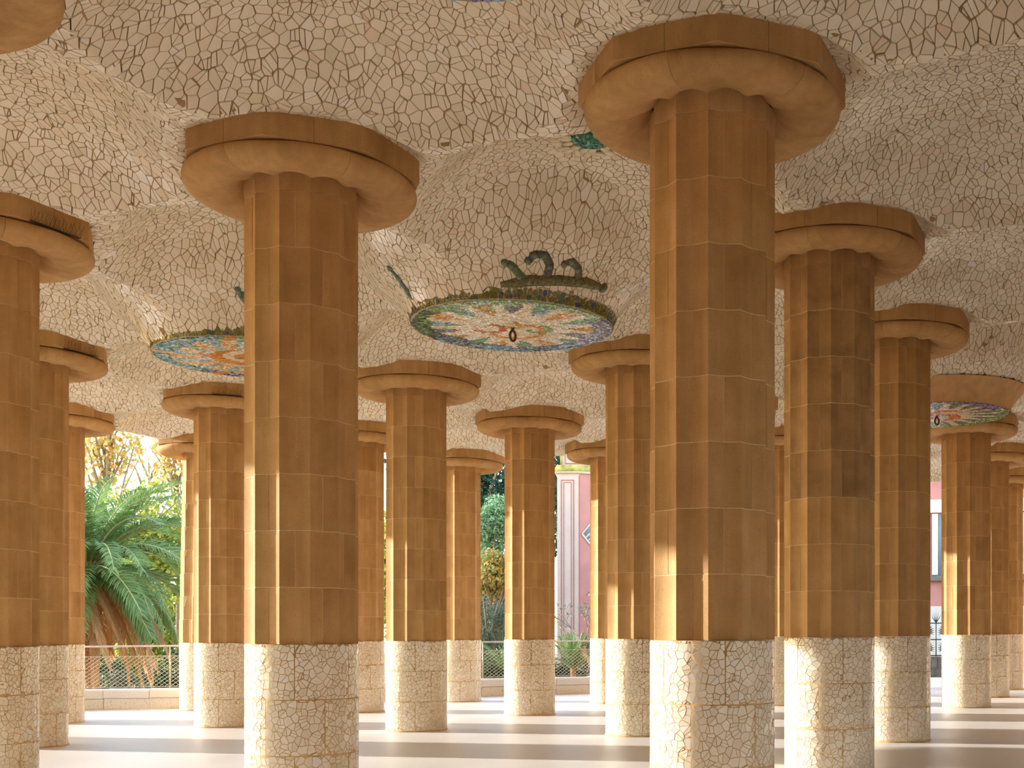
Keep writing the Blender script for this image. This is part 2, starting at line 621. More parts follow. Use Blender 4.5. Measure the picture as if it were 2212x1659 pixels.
def build_ceiling():
    cells = [(i, j) for (i, j) in NODES if (i + 1, j) in NODESET and (i, j + 1) in NODESET and (i + 1, j + 1) in NODESET]
    # triangles where the edge of the roof runs across a bay
    tri = []
    cs = set(cells)
    for j in range(J_MIN, J_MAX + 1):
        for i in range(-6, I_MAX + 1):
            if (i, j) in cs:
                continue
            have = [(a, b) for a, b in ((0, 0), (1, 0), (1, 1), (0, 1)) if (i + a, j + b) in NODESET]
            if len(have) == 3:
                tri.append((i, j, have))
    n = 46
    index = {}
    verts = []
    faces = []

    def vid(a, b):
        k = (a, b)
        if k not in index:
            p = P0 + VB * (a / n) + VA * (b / n)
            index[k] = len(verts)
            verts.append(p)
        return index[k]

    for (i, j) in cells:
        for a in range(n):
            for b in range(n):
                x, y = i * n + a, j * n + b
                faces.append((vid(x, y), vid(x, y + 1), vid(x + 1, y + 1), vid(x + 1, y)))
    for (i, j, have) in tri:
        miss = [(a, b) for a, b in ((0, 0), (1, 0), (1, 1), (0, 1)) if (a, b) not in have][0]
        for a in range(n):
            for b in range(n):
                ca = (a + 0.5) / n if miss[0] == 0 else 1 - (a + 0.5) / n
                cb = (b + 0.5) / n if miss[1] == 0 else 1 - (b + 0.5) / n
                if ca + cb > 1.0 - 0.5 / n:
                    x, y = i * n + a, j * n + b
                    faces.append((vid(x, y), vid(x, y + 1), vid(x + 1, y + 1), vid(x + 1, y)))
    verts = np.array(verts)
    z = ceiling_z(verts[:, 0], verts[:, 1])
    V = np.column_stack([verts, z])
    loops = np.array(faces).ravel()
    me = mesh_fast('ceiling', V, loops, np.arange(0, len(loops), 4), np.full(len(faces), 4), M_CGROUT, smooth=True)
    ceil = link('ceiling', me)
    tag(ceil, 'vaulted ceiling of shallow domes covered in cream broken-tile mosaic', kind='structure')
    # the roof slab over the vaults, with a fascia that follows the outline
    edges = {}
    for f in faces:
        for k in range(4):
            e = (f[k], f[(k + 1) % 4])
            edges[e] = 1
    border = [e for e in edges if (e[1], e[0]) not in edges]
    mb = MB()
    for a, b in border:
        pa, pb = V[a], V[b]
        d = np.array([pb[0] - pa[0], pb[1] - pa[1]])
        d = d / np.hypot(*d)
        nrm = np.array([-d[1], d[0]]) * 0.28
        za, zb = pa[2], pb[2]
        mb.add([(pa[0], pa[1], za), (pb[0], pb[1], zb), (pb[0] + nrm[0], pb[1] + nrm[1], zb + 0.05),
                (pa[0] + nrm[0], pa[1] + nrm[1], za + 0.05), (pb[0] + nrm[0], pb[1] + nrm[1], 7.9), (pa[0] + nrm[0], pa[1] + nrm[1], 7.9),
                (pb[0], pb[1], 7.9), (pa[0], pa[1], 7.9)],
               [(0, 1, 2, 3), (3, 2, 4, 5), (5, 4, 6, 7)])
    fascia = mb.build('trim_1', M_STONE)
    tag(fascia, 'stone edge of the roof above the outer columns', kind='structure')
    mb = MB()
    vs_ = [(p[0], p[1], 7.85) for p in V]
    mb.add(vs_, [tuple(f[::-1]) for f in faces])
    tag(mb.build('roof', M_MORTAR), 'flat roof slab lying over the vaulted ceiling', kind='structure')

    # ---- the broken tiles
    sp = 0.100
    gx = np.arange(-16, 14, sp)
    gy = np.arange(5.6, 39.5, sp * 0.9)
    X, Y = np.meshgrid(gx, gy)
    X = X + (np.arange(len(gy)) % 2)[:, None] * sp / 2
    X = X + RNG.uniform(-0.46, 0.46, X.shape) * sp
    Y = Y + RNG.uniform(-0.46, 0.46, Y.shape) * sp
    X, Y = X.ravel(), Y.ravel()
    Z = ceiling_z(X, Y)
    px, py = project(X, Y, Z)
    ok = (px > -230) & (px < IMG_W + 230) & (py > -230) & (py < 1200)
    def inside_vault(X, Y, m):
        """m loosens the limits: 0 for the shards themselves, more for the seeds around them"""
        u, v = uv_of(X, Y)
        iu, iv = np.round(u).astype(int), np.round(v).astype(int)
        rho = SP * np.hypot(u - iu, v - iv)
        ros = np.zeros(len(X), bool)
        for (ri, rj) in ROSETTES:
            ros |= (iu == ri) & (iv == rj)
        ok = ~((rho < 0.98 - m) & ~ros) & ~((rho < np.where((iu == 1) & (iv == 3), 1.60, 1.345) - m) & ros)
        fu, fv = np.floor(u).astype(int), np.floor(v).astype(int)
        cellok = np.zeros(len(X), bool)
        for (i, j) in cells:
            cellok |= (fu == i) & (fv == j)
        for (i, j, have) in tri:
            miss = [(a, b) for a, b in ((0, 0), (1, 0), (1, 1), (0, 1)) if (a, b) not in have][0]
            ca = (u - i) if miss[0] == 0 else 1 - (u - i)
            cb = (v - j) if miss[1] == 0 else 1 - (v - j)
            cellok |= (fu == i) & (fv == j) & (ca + cb > 1.03)
        return ok & (cellok | (m > 0))

    ok &= inside_vault(X, Y, 0.25)
    pts = np.stack([X[ok], Y[ok]], 1)
    sh = shards(pts, random.Random(5), 0.58, 0.0034, maxr=0.22)
    cen = np.array([q.mean(0) for q in sh])
    sh = [q for q, k in zip(sh, inside_vault(cen[:, 0], cen[:, 1], 0.0)) if k]
    # lift every shard on to the vault, each slightly tilted
    cnt = np.array([len(s) for s in sh])
    allp = np.concatenate(sh)
    zz = ceiling_z(allp[:, 0], allp[:, 1])
    own = np.repeat(np.arange(len(sh)), cnt)
    cen = np.array([s.mean(0) for s in sh])
    tilt = RNG.normal(0, 0.026, (len(sh), 2))
    rel = allp - cen[own]
    dz = (rel * tilt[own]).sum(1)
    ztop = zz - 0.012 + dz
    cuts = np.cumsum(cnt)[:-1]
    tops = np.split(np.column_stack([allp, ztop])[:, :], cuts)
    bots = np.split(np.column_stack([allp, zz + 0.004]), cuts)
    # winding seen from below
    polys = []
    for t, b_ in zip(tops, bots):
        polys.append((t[::-1], b_[::-1]))
    # shown size decides which become objects of their own
    qx, qy = project(allp[:, 0], allp[:, 1], ztop)
    area = np.zeros(len(sh))
    inside = np.zeros(len(sh), bool)
    for k, (a, b_) in enumerate(zip(np.split(qx, cuts), np.split(qy, cuts))):
        area[k] = 0.5 * abs(np.dot(a, np.roll(b_, 1)) - np.dot(b_, np.roll(a, 1)))
        inside[k] = a.min() > 4 and a.max() < IMG_W - 4 and b_.min() > 4
    score = np.where(inside, area, 0)
    # leave out what the near capitals hide
    for (i, j) in ((0, 0), (1, 0), (1, 1), (1, 2), (-1, 0), (0, 2)):
        cx_, cy_ = node(i, j)
        x0, y0 = project(cx_ - 1.15 * 1.06, cy_, 6.2)
        x1, _ = project(cx_ + 1.15 * 1.06, cy_, 6.2)
        ccx, ccy = qx[np.concatenate([[0], cuts])], qy[np.concatenate([[0], cuts])]
        score = np.where((ccx > x0) & (ccx < x1) & (ccy > y0 - 130 * 11 / cy_), score * 0, score)
    pick = set(np.argsort(-score)[:300].tolist())
    tone = RNG.random(len(sh)) * 0.999
    rest = [k for k in range(len(sh)) if k not in pick]
    v_, l_, s_, t_, w_ = shard_mesh_arrays([polys[k] for k in rest], 0)
    me = mesh_fast('mosaic', v_, l_, s_, t_, M_CTILE, tone=tone[np.array(rest)][w_])
    mo = link('mosaic', me, ceil)
    mo['kind'] = 'stuff'
    for k in sorted(pick):
        t, b_ = polys[k]
        c = t.mean(0)
        v_, l_, s_, t2, w_ = shard_mesh_arrays([(t - c, b_ - c)], 0)
        o = link('tile', mesh_fast('tile', v_, l_, s_, t2, M_CTILE, tone=np.full(len(s_), tone[k])), ceil)
        o.location = c
    print('ceiling shards', len(sh))


# ------------------------------------------------------------------ columns
R_SH = 0.545
ARRIS = math.radians(-4.5)
BASE_H = 1.606
NECK = 5.963
ABA_B, ABA_T = 6.214, 6.447
N_COURSE = 8
COURSE = (NECK - BASE_H) / N_COURSE


def flute_r(th, R=R_SH):
    """radius of the fluted shaft at an angle"""
    t = ((th - ARRIS) / math.radians(30)) % 1.0 - 0.5
    a = abs(t) * math.radians(30)
    return R * math.cos(math.radians(15)) / math.cos(a) - 0.030 * (1 - (2 * t) ** 2) * (R / R_SH)


def make_stone():
    """one block of a course: from the middle of a flute over two arrises to the middle of another"""
    g = 0.0035 / R_SH
    a0 = math.radians(10.5) + g
    a1 = math.radians(70.5) - g
    crit = [math.radians(25.5), math.radians(55.5)]
    ang = sorted(set([a0 + (a1 - a0) * k / 24 for k in range(25)] + crit))
    prof = [(0.0025, -0.0045), (0.006, 0.0), (COURSE - 0.006, 0.0), (COURSE - 0.0025, -0.0045)]
    mb = MB()
    n = len(ang)
    # one strip per flute so the arrises stay crisp
    groups = []
    cur = [0]
    for k in range(1, n):
        cur.append(k)
        if any(abs(ang[k] - c) < 1e-9 for c in crit):
            groups.append(cur)
            cur = [k]
    groups.append(cur)
    for gidx in groups:
        vs_ = []
        for z, dr in prof:
            for k in gidx:
                r = flute_r(ang[k]) + dr
                vs_.append((r * math.cos(ang[k]), r * math.sin(ang[k]), z))
        m = len(gidx)
        for i in range(3):
            sub = vs_[i * m:(i + 2) * m]
            mb.add(sub, [(k, k + 1, m + k + 1, m + k) for k in range(m - 1)], i == 1)
    ri = 0.43
    for z, up in ((0.0025, False), (COURSE - 0.0025, True)):
        vs_ = []
        for k in range(n):
            r = flute_r(ang[k]) - 0.0045
            vs_.append((r * math.cos(ang[k]), r * math.sin(ang[k]), z))
            vs_.append((ri * math.cos(ang[k]), ri * math.sin(ang[k]), z))
        fs = [(2 * k, 2 * k + 1, 2 * k + 3, 2 * k + 2) for k in range(n - 1)]
        mb.add(vs_, fs if not up else [f[::-1] for f in fs])
    for a, flip in ((a0, False), (a1, True)):
        c, s = math.cos(a), math.sin(a)
        r = flute_r(a)
        vs_ = [((r + dr) * c, (r + dr) * s, z) for z, dr in prof] + [(ri * c, ri * s, prof[-1][0]), (ri * c, ri * s, prof[0][0])]
        f = tuple(range(6))
        mb.add(vs_, [f if flip else f[::-1]])
    me = mb.mesh('shaft_stone', M_STONE)
    return me


def make_shaft_core(H):
    """mortar behind the joints"""
    mb = MB()
    n = 96
    vs_ = []
    for z in (0.0, H):
        for k in range(n):
            a = ARRIS + 2 * PI * k / n
            r = flute_r(a) - 0.0035
            vs_.append((r * math.cos(a), r * math.sin(a), z))
    mb.add(vs_, [(k, (k + 1) % n, n + (k + 1) % n, n + k) for k in range(n)], False)
    return mb.mesh('mortar_joint', M_MORTAR)


ECH = [(1.050, 0.251), (1.085, 0.240), (1.108, 0.218), (1.115, 0.190), (1.108, 0.155), (1.085, 0.122), (1.04, 0.092), (0.97, 0.070),
       (0.88, 0.058), (0.79, 0.056), (0.71, 0.064), (0.645, 0.080), (0.60, 0.104), (0.565, 0.135), (0.52, 0.175)]


def make_echinus():
    """a sixth of the rounded ring; the flutes cut scallops into its inner edge"""
    g = 0.0013
    mb = MB()
    a0, a1 = math.radians(10.5) + g, math.radians(70.5) - g
    n = 30
    vs_ = []
    for r, z in ECH:
        for k in range(n + 1):
            a = a0 + (a1 - a0) * k / n
            t = ((a - ARRIS) / math.radians(30)) % 1.0 - 0.5
            hollow = (1 - (2 * t) ** 2)
            w = max(0.0, 1 - (r - 0.52) / 0.36)
            zz = z + 0.075 * hollow * w * (1.0 if r > 0.6 else 1.0)
            vs_.append((r * math.cos(a), r * math.sin(a), zz))
    m = n + 1
    fs = [(i * m + k + 1, i * m + k, (i + 1) * m + k, (i + 1) * m + k + 1) for i in range(len(ECH) - 1) for k in range(n)]
    fs = [f[::-1] for f in fs]
    mb.add(vs_, fs, True)
    # the two joint faces and the top
    for k, flip in ((0, False), (n, True)):
        ids = [vs_[i * m + k] for i in range(len(ECH))]
        a = a0 if k == 0 else a1
        ids.append((0.52 * math.cos(a), 0.52 * math.sin(a), 0.251))
        f = tuple(range(len(ids)))
        mb.add(ids, [f if flip else f[::-1]])
    top = []
    for k in range(m):
        a = a0 + (a1 - a0) * k / n
        top.append((1.05 * math.cos(a), 1.05 * math.sin(a), 0.251))
        top.append((0.52 * math.cos(a), 0.52 * math.sin(a), 0.251))
    mb.add(top, [(2 * k, 2 * k + 2, 2 * k + 3, 2 * k + 1) for k in range(n)])
    return mb.mesh('echinus_stone', M_STONE)


def make_neck():
    mb = MB()
    n = 12
    for f in range(12):
        vs_ = []
        prof = [(0.002, -0.004), (0.010, 0.0), (0.20, 0.0)]
        for z, dr in prof:
            for k in range(9):
                a = ARRIS + math.radians(30) * (f + k / 8)
                r = flute_r(a if k not in (0, 8) else ARRIS) + dr
                flare = 0.0 if z < 0.05 else 0.012
                vs_.append(((r + flare) * math.cos(a), (r + flare) * math.sin(a), z))
        for i in range(2):
            mb.add(vs_[i * 9:(i + 2) * 9], [(k, k + 1, 10 + k, 9 + k) for k in range(8)], i == 1)
    return mb.mesh('neck_stone', M_STONE)


R_ABA = 1.163
PHI_ABA = math.radians(0.9)


def make_abacus():
    """one of the eight blocks of the octagonal slab: it turns round a corner"""
    g = 0.002
    ap = R_ABA * math.cos(PI / 8)
    v0 = Vector((R_ABA, 0))
    mid = Vector((ap * math.cos(PI / 8), ap * math.sin(PI / 8)))
    d = (mid - v0).normalized()
    m1 = mid - d * g
    m2 = Vector((m1.x, -m1.y))
    inner1 = m1 * 0.55
    inner2 = m2 * 0.55
    out = [m2, v0, m1, inner1, inner2]
    mb = MB()
    ch = 0.006
    z0, z1 = 0.0, ABA_T - ABA_B
    lo = [Vector((p.x * (1 - ch), p.y * (1 - ch))) for p in out[:3]] + out[3:]
    rings = [(z0, lo), (z0 + ch, out), (z1 + 0.03, out)]
    vs_ = [(p.x, p.y, z) for z, ring in rings for p in ring]
    fs = []
    for i in range(2):
        for k in range(5):
            fs.append((i * 5 + k, i * 5 + (k + 1) % 5, (i + 1) * 5 + (k + 1) % 5, (i + 1) * 5 + k))
    fs.append((4, 3, 2, 1, 0))
    fs.append((10, 11, 12, 13, 14))
    mb.add(vs_, fs)
    return mb.mesh('abacus_stone', M_STONE)


def make_abacus_core():
    mb = MB()
    r = R_ABA - 0.012
    pts = [(r * math.cos(k * PI / 4), r * math.sin(k * PI / 4)) for k in range(8)]
    vs_ = [(x, y, z) for z in (0.006, ABA_T - ABA_B + 0.02) for x, y in pts]
    mb.add(vs_, [(k, (k + 1) % 8, 8 + (k + 1) % 8, 8 + k) for k in range(8)] + [tuple(range(8))[::-1], tuple(range(8, 16))])
    r2 = [(0.42, -0.2), (0.50, -0.01), (1.04, 0.0)]
    mb.lathe(r2, 40)
    return mb.mesh('capital_core', M_MORTAR)


def make_base_core():
    mb = MB()
    r = 0.540
    mb.lathe([(r, -0.16), (r, BASE_H - 0.002), (0.40, BASE_H - 0.002)], 72)
    mb.lathe([(r + 0.012, -0.16), (r + 0.012, 0.018), (r, 0.024)], 72)
    return mb.mesh('mosaic_base', M_BGROUT)


class BaseShards:
    """the broken tiles of a base: 3 rings of 6 panels, each its own pattern"""

    def __init__(s):
        rnd = random.Random(3)
        rng = np.random.default_rng(3)
        s.polys = []
        s.ang = []
        s.z = []
        ring_h = BASE_H / 3
        w = R_SH * math.radians(60)
        for ring in range(3):
            off = math.radians(40.5 if ring % 2 == 0 else 10.5)
            for pnl in range(6):
                sp = 0.070
                nx, nz = int(w / sp) + 3, int(ring_h / sp) + 3
                gx, gz = np.meshgrid((np.arange(nx) - 1) * sp, (np.arange(nz) - 1) * sp)
                gx = gx + (np.arange(nz) % 2)[:, None] * sp / 2
                p = np.stack([gx.ravel(), gz.ravel()], 1) + rng.uniform(-0.47, 0.47, (nx * nz, 2)) * sp
                ext = np.array([[-.5, -.5], [w + .5, -.5], [-.5, ring_h + .5], [w + .5, ring_h + .5]])
                p = np.concatenate([p, ext])
                jt = 0.0026
                for q in shards(p, rnd, 0.52, 0.0021, rect=(jt, jt, w - jt, ring_h - jt)):
                    th = off + pnl * math.radians(60) + q[:, 0] / R_SH
                    z = ring * ring_h + q[:, 1]
                    rt = 0.5425 + rng.normal(0, 0.0005)
                    thc, zc = th.mean(), z.mean()
                    tl = rng.normal(0, 0.014, 2)
                    rr = rt + (th - thc) * R_SH * tl[0] + (z - zc) * tl[1]
                    top = np.stack([rr * np.cos(th), rr * np.sin(th), z], 1)
                    bot = np.stack([0.538 * np.cos(th), 0.538 * np.sin(th), z], 1)
                    s.polys.append((top, bot))
                    s.ang.append(thc)
                    s.z.append(zc)
        s.ang = np.array(s.ang)
        s.z = np.array(s.z)
        s.tone = rng.random(len(s.polys)) * 0.999
        s.size = np.array([np.linalg.norm(np.cross(p[0][1:-1] - p[0][0], p[0][2:] - p[0][0]), axis=1).sum() / 2 for p in s.polys])
        s.cache = {}
        s.whole = None
        print('base shards', len(s.polys))

    def mesh(s, ids):
        v_, l_, s_, t_, w_ = shard_mesh_arrays([s.polys[k] for k in ids], 0)
        return mesh_fast('mosaic', v_, l_, s_, t_, M_BTILE, tone=s.tone[np.array(ids)][w_])

    def all(s):
        if s.whole is None:
            s.whole = s.mesh(list(range(len(s.polys))))
        return s.whole

    def one(s, k):
        if k not in s.cache:
            v_, l_, s_, t_, w_ = shard_mesh_arrays([s.polys[k]], 0)
            s.cache[k] = mesh_fast('tile', v_, l_, s_, t_, M_BTILE, tone=np.full(len(s_), s.tone[k]))
        return s.cache[k]


def build_columns():
    stone = make_stone()
    ech = make_echinus()
    neck = make_neck()
    aba = make_abacus()
    acore = make_abacus_core()
    bcore = make_base_core()
    core = make_shaft_core(NECK - BASE_H)
    BS = BaseShards()
    lean = {(-3, 3): 1}
    seen = {
        (1, 0): ('largest column of all, its capital reaching nearly to the top of the photo', True),
        (0, 0): ('second largest whole column, left of centre, hiding half of the blue-rimmed rosette', True),
        (1, 1): ('dark stained column standing right behind the largest one on its right side', True),
        (1, 2): ('shaded brown column between the dark stained column and the narrow strip of pink building', True),
        (0, 2): ('column whose right half is hidden by the largest column, capital touching the central rosette', True),
        (-1, 2): ('mid-sized column next to the second largest, capital just below the central rosette', True),
        (-1, 3): ('slender free-standing column in the middle, pink tower on its right and garden on its left', True),
        (-2, 2): ('column half hidden behind the second largest one on its left side, narrow sun strips', True),
        (-3, 3): ('sun-bleached outer column leaning slightly beside the palm, at the far end of its opening', False),
        (-3, 2): ('thin column bounding the palm opening on its left, bird wires on its capital', False),
        (-2, 1): ('column second from the left edge, wedged between the cropped one and the thin one', True),
        (-1, 0): ('column cropped by the left edge of the photo with bird wires on its capital', True),
        (0, -1): ('column of which only a piece of rounded capital shows in the top left corner', False),
        (-2, 3): ('far column peeping out between the second largest column and the mid-sized one', False),
        (-2, 4): ('far column half hidden by the mid-sized one, its capital corner catching a sunlit speck', False),
        (-1, 4): ('far narrow column just right of the pink tower, lower half of its left flute sunlit', False),
        (0, 4): ('far column showing only as a thin sliver between the largest and the dark stained column', False),
        (1, 4): ('column below the right-hand rosette with two bright sun strips on its lower shaft', False),
        (1, 5): ('shaded column peeping out behind the one below the right-hand rosette', False),
        (1, 6): ('last dim column at the right edge of the photo', False),
    }
    # one cheap body shared by the columns the photograph shows nothing of
    mb = MB()
    n = 96
    vs_ = []
    for z in (BASE_H, 6.12):
        for k in range(n):
            a = ARRIS + 2 * PI * k / n
            vs_.append((flute_r(a) * math.cos(a), flute_r(a) * math.sin(a), z))
    mb.add(vs_, [(k, (k + 1) % n, n + (k + 1) % n, n + k) for k in range(n)])
    mb.lathe([(r, z + NECK) for r, z in ECH][::-1] + [(1.0, ABA_B)], 48)
    pts = [(R_ABA * math.cos(PHI_ABA + k * PI / 4), R_ABA * math.sin(PHI_ABA + k * PI / 4)) for k in range(8)]
    mb.add([(x, y, z) for z in (ABA_B, ABA_T + 0.15) for x, y in pts], [(k, (k + 1) % 8, 8 + (k + 1) % 8, 8 + k) for k in range(8)] + [tuple(range(8))[::-1]])
    mb.lathe([(0.55, -0.2), (0.55, BASE_H), (0.45, BASE_H)], 48, mi=1)
    far = mb.mesh('column_body', [M_STONE, M_BTILE])
    rnd = random.Random(21)
    for (i, j) in NODES:
        if (i, j) in ROSETTES:
            continue
        x, y = node(i, j)
        fz = floor_z(x)
        if (i, j) not in seen:
            if math.hypot(x, y) < 2.0 or y < -6 or i > 3:
                continue
            if (i, j) in ((0, 3), (0, 5), (-1, 5), (0, 6)):
                r = empty('column', (x, y, fz), 'far sandstone column hidden behind the nearer columns', 'column', 'columns hidden behind others', 'thing')
                o = link('column_body', far, r)
                continue
            r = empty('column', (x, y, fz), 'sandstone column of the hall standing outside the picture', 'column', 'columns outside the picture', 'thing')
            o = link('column_body', far, r)
            continue
        label, near = seen[(i, j)]
        if (i, j) == (-3, 3):
            x -= 0.10
        dz = float(ceil_off(x, y)) - fz
        root = empty('column', (x, y, fz), label, 'column', 'sandstone columns of the hall', 'thing')
        # base
        b = link('mosaic_base', bcore, root)
        turn = math.radians(60) * rnd.randrange(6)
        if near:
            ca = math.atan2(-y, -x)
            cosv = np.cos(BS.ang + turn - ca)
            # shards on screen and facing the camera
            px, py = project(x + R_SH * np.cos(BS.ang + turn), y + R_SH * np.sin(BS.ang + turn), fz + BS.z)
            sc = np.where((cosv > 0.05) & (px > 2) & (px < IMG_W - 2) & (py < IMG_H - 2), BS.size * cosv, 0)
            order = np.argsort(-sc)
            pick = [int(k) for k in order[:300] if sc[k] > 0]
            ps = set(pick)
            rest = [k for k in range(len(BS.polys)) if k not in ps]
            for k in pick:
                o = link('tile', BS.one(k), b)
                o.rotation_euler = (0, 0, turn)
            o = link('mosaic', BS.mesh(rest), b)
        else:
            o = link('mosaic', BS.all(), b)
        o['kind'] = 'stuff'
        o.rotation_euler = (0, 0, turn)
        # shaft
        k_h = (NECK - BASE_H + dz) / (NECK - BASE_H)
        c = link('mortar_joint', core, root)
        c.location = (0, 0, BASE_H)
        c.scale = (1, 1, k_h)
        ln = 0.0
        shear = Vector((0, 0, 0))
        if (i, j) == (-3, 3):
            shear = Vector((0.105, -0.03, 0))
        for q in range(N_COURSE):
            for m in range(6):
                s = link('shaft_stone', stone, root)
                s.location = (shear.x * q / 8, shear.y * q / 8, BASE_H + COURSE * q * k_h)
                s.rotation_euler = (0, 0, math.radians(60 * m + (30 if q % 2 else 0)))
                w = 1.0 + rnd.uniform(-0.0022, 0.0022)
                s.scale = (w, w, k_h)
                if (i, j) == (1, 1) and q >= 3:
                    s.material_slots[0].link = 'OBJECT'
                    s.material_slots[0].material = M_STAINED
        if shear.length:
            c.rotation_euler = (0.03 / 4.36, 0.105 / 4.36, 0)
        top = Vector((shear.x, shear.y, NECK + dz))
        nk = link('neck_stone', neck, root)
        nk.location = top
        for m in range(6):
            s = link('echinus_stone', ech, root)
            s.location = top
            s.rotation_euler = (0, 0, math.radians(60 * m))
        ac = link('capital_core', acore, root)
        ac.location = (top.x, top.y, ABA_B + dz)
        ac.rotation_euler = (0, 0, PHI_ABA)
        for m in range(8):
            s = link('abacus_stone', aba, root)
            s.location = (top.x, top.y, ABA_B + dz)
            s.rotation_euler = (0, 0, PHI_ABA + m * PI / 4)


# ------------------------------------------------------------------ floor and hidden walls
def build_floor():
    mb = MB()
    out = [(-22.5, 21), (-21.5, 25.6), (-18.5, 28.0), (-14.5, 28.75), (-12.3, 29.1), (-9.0, 30.9), (-5.6, 33.5), (-3.3, 34.3), (0.5, 36.5), (4.0, 39.5), (8, 46.5), (26, 46.5), (26, -14), (-22.5, -14)]
    vs_ = [(x, y, floor_z(x)) for x, y in out] + [(x, y, floor_z(x) - 0.3) for x, y in out]
    n = len(out)
    mb.add(vs_, [tuple(range(n))[::-1], tuple(range(n, 2 * n))] + [(k, (k + 1) % n, n + (k + 1) % n, n + k) for k in range(n)])
    f = mb.build('floor', mat_floor())
    tag(f, 'smooth pale stone floor crossed by long column shadows', kind='structure')
    # the retaining walls that close the hall behind the viewer and to the right, with unseen added ends
    w = mat_plain('rough_wall_stone', (0.36, 0.22, 0.10), 0.95, 0.3, 3, bump=0.5)
    mb = MB()
    mb.box(20.5, -14, -0.2, 21.1, 30, 7.6)
    mb.add([(20.5, 30, -0.2), (11.9, 41.4, -0.2), (12.4, 41.8, -0.2), (21.1, 30.2, -0.2), (20.5, 30, 7.6), (11.9, 41.4, 7.6), (12.4, 41.8, 7.6), (21.1, 30.2, 7.6)], [(0, 1, 5, 4), (1, 2, 6, 5), (2, 3, 7, 6), (4, 5, 6, 7)])  # slanted end added out of view to keep sky light off the right
    tag(mb.build('wall_right', w), 'retaining wall closing the hall on its uphill side, with an added unseen slanted end', kind='structure')
    mb = MB()
    mb.box(-14.2, -13.6, -0.4, 20.5, -13.0, 7.6)
    mb.box(-14.8, -13.6, -0.4, -14.2, 2.5, 7.6)  # added unseen left wall, blocks sky light on the camera-facing column sides
    tag(mb.build('wall_back', w), 'retaining wall closing the hall behind the viewer, with an added unseen left wall', kind='structure')


build_ceiling()
build_columns()
build_floor()


# ------------------------------------------------------------------ hanging rosettes
def lerp3(a, b, t):
    return tuple(a[k] + (b[k] - a[k]) * t for k in range(3))


CREAM, ORANGE, RED = (0.80, 0.72, 0.58), (0.72, 0.34, 0.07), (0.55, 0.13, 0.05)
GREEN, DGREEN, OLIVE = (0.22, 0.42, 0.16), (0.07, 0.16, 0.08), (0.16, 0.16, 0.03)
BLUE, TEAL, PURPLE, LBLUE, DBLUE = (0.17, 0.40, 0.62), (0.08, 0.36, 0.44), (0.20, 0.16, 0.32), (0.45, 0.62, 0.70), (0.06, 0.07, 0.22)
DISC_R = 1.33


def tint_sun(r, th, rnd):
    """cream burst with coloured wedges and a blue to green rim; th = 0 points away from the camera"""
    k = rnd.random()
    wob = 0.02 * math.sin(9 * th)
    if r > 0.80 - 0.07 * math.cos(th) + 0.03 * math.sin(3 * th + 0.5) + wob:
        d = math.degrees(th) % 360
        if d < 50 or d > 340:
            base = [TEAL, BLUE, PURPLE, TEAL, LBLUE, DBLUE]
        elif d < 115:
            base = [PURPLE, LBLUE, (0.45, 0.40, 0.48), PURPLE, BLUE]
        elif d < 235:
            base = [GREEN, GREEN, LBLUE, (0.40, 0.52, 0.24)]
        elif d < 300:
            base = [DGREEN, GREEN, DGREEN, PURPLE]
        else:
            base = [PURPLE, DBLUE, TEAL, DGREEN]
        return base[int(k * len(base))]
    w = (th / (2 * PI) * 17) % 1.0
    idx = int(th / (2 * PI) * 17) % 17
    lim = 0.46 + 0.06 * ((idx * 7) % 3) / 2
    half = 0.31 * min(1.0, (r - lim) / 0.18) if r > lim else 0
    if abs(w - 0.5) < half:
        pal = [[GREEN, GREEN, BLUE], [ORANGE, ORANGE, CREAM], [LBLUE, BLUE, GREEN], [GREEN, PURPLE, PURPLE], [ORANGE, GREEN, ORANGE]][idx % 5]
        return pal[int(k * 3)]
    x, y = r * math.cos(th), r * math.sin(th)
    for cx_, cy_, rr, col in ((0.05, -0.24, 0.15, RED), (0.0, 0.25, 0.12, GREEN), (-0.12, -0.02, 0.10, (0.62, 0.38, 0.05)), (0.12, 0.03, 0.28, ORANGE)):
        if abs(math.hypot(x - cx_, y - cy_) - rr) < 0.035 and (x - cx_) * 0.6 + (y - cy_) > -rr * 0.6:
            return col
    return lerp3(CREAM, (0.88, 0.82, 0.70), k)


def tint_fire(r, th, rnd):
    k = rnd.random()
    sw = th + 0.5 * r
    if r > 0.80 + 0.05 * math.sin(4 * th):
        d = math.degrees(th) % 360
        if (math.degrees(sw) % 72) < 7:
            return ORANGE
        if d < 70 or d > 330:
            return [PURPLE, DBLUE, LBLUE, PURPLE][int(k * 4)]
        if d < 200:
            return [GREEN, LBLUE, GREEN][int(k * 3)]
        return [TEAL, LBLUE, BLUE, DGREEN][int(k * 4)]
    w = (sw / (2 * PI) * 14) % 1.0
    if r > 0.42 and abs(w - 0.5) > 0.5 * (0.46 + 0.6 * (0.8 - r)):
        return [LBLUE, CREAM, BLUE, LBLUE, GREEN][int(k * 5)]
    if r > 0.42:
        return [ORANGE, CREAM, (0.74, 0.50, 0.30), CREAM][int(k * 4)]
    if math.sin(22 * r + 2 * th) > 0.3:
        return lerp3(CREAM, ORANGE, k * 0.4)
    return lerp3(ORANGE, (0.60, 0.25, 0.04), k)


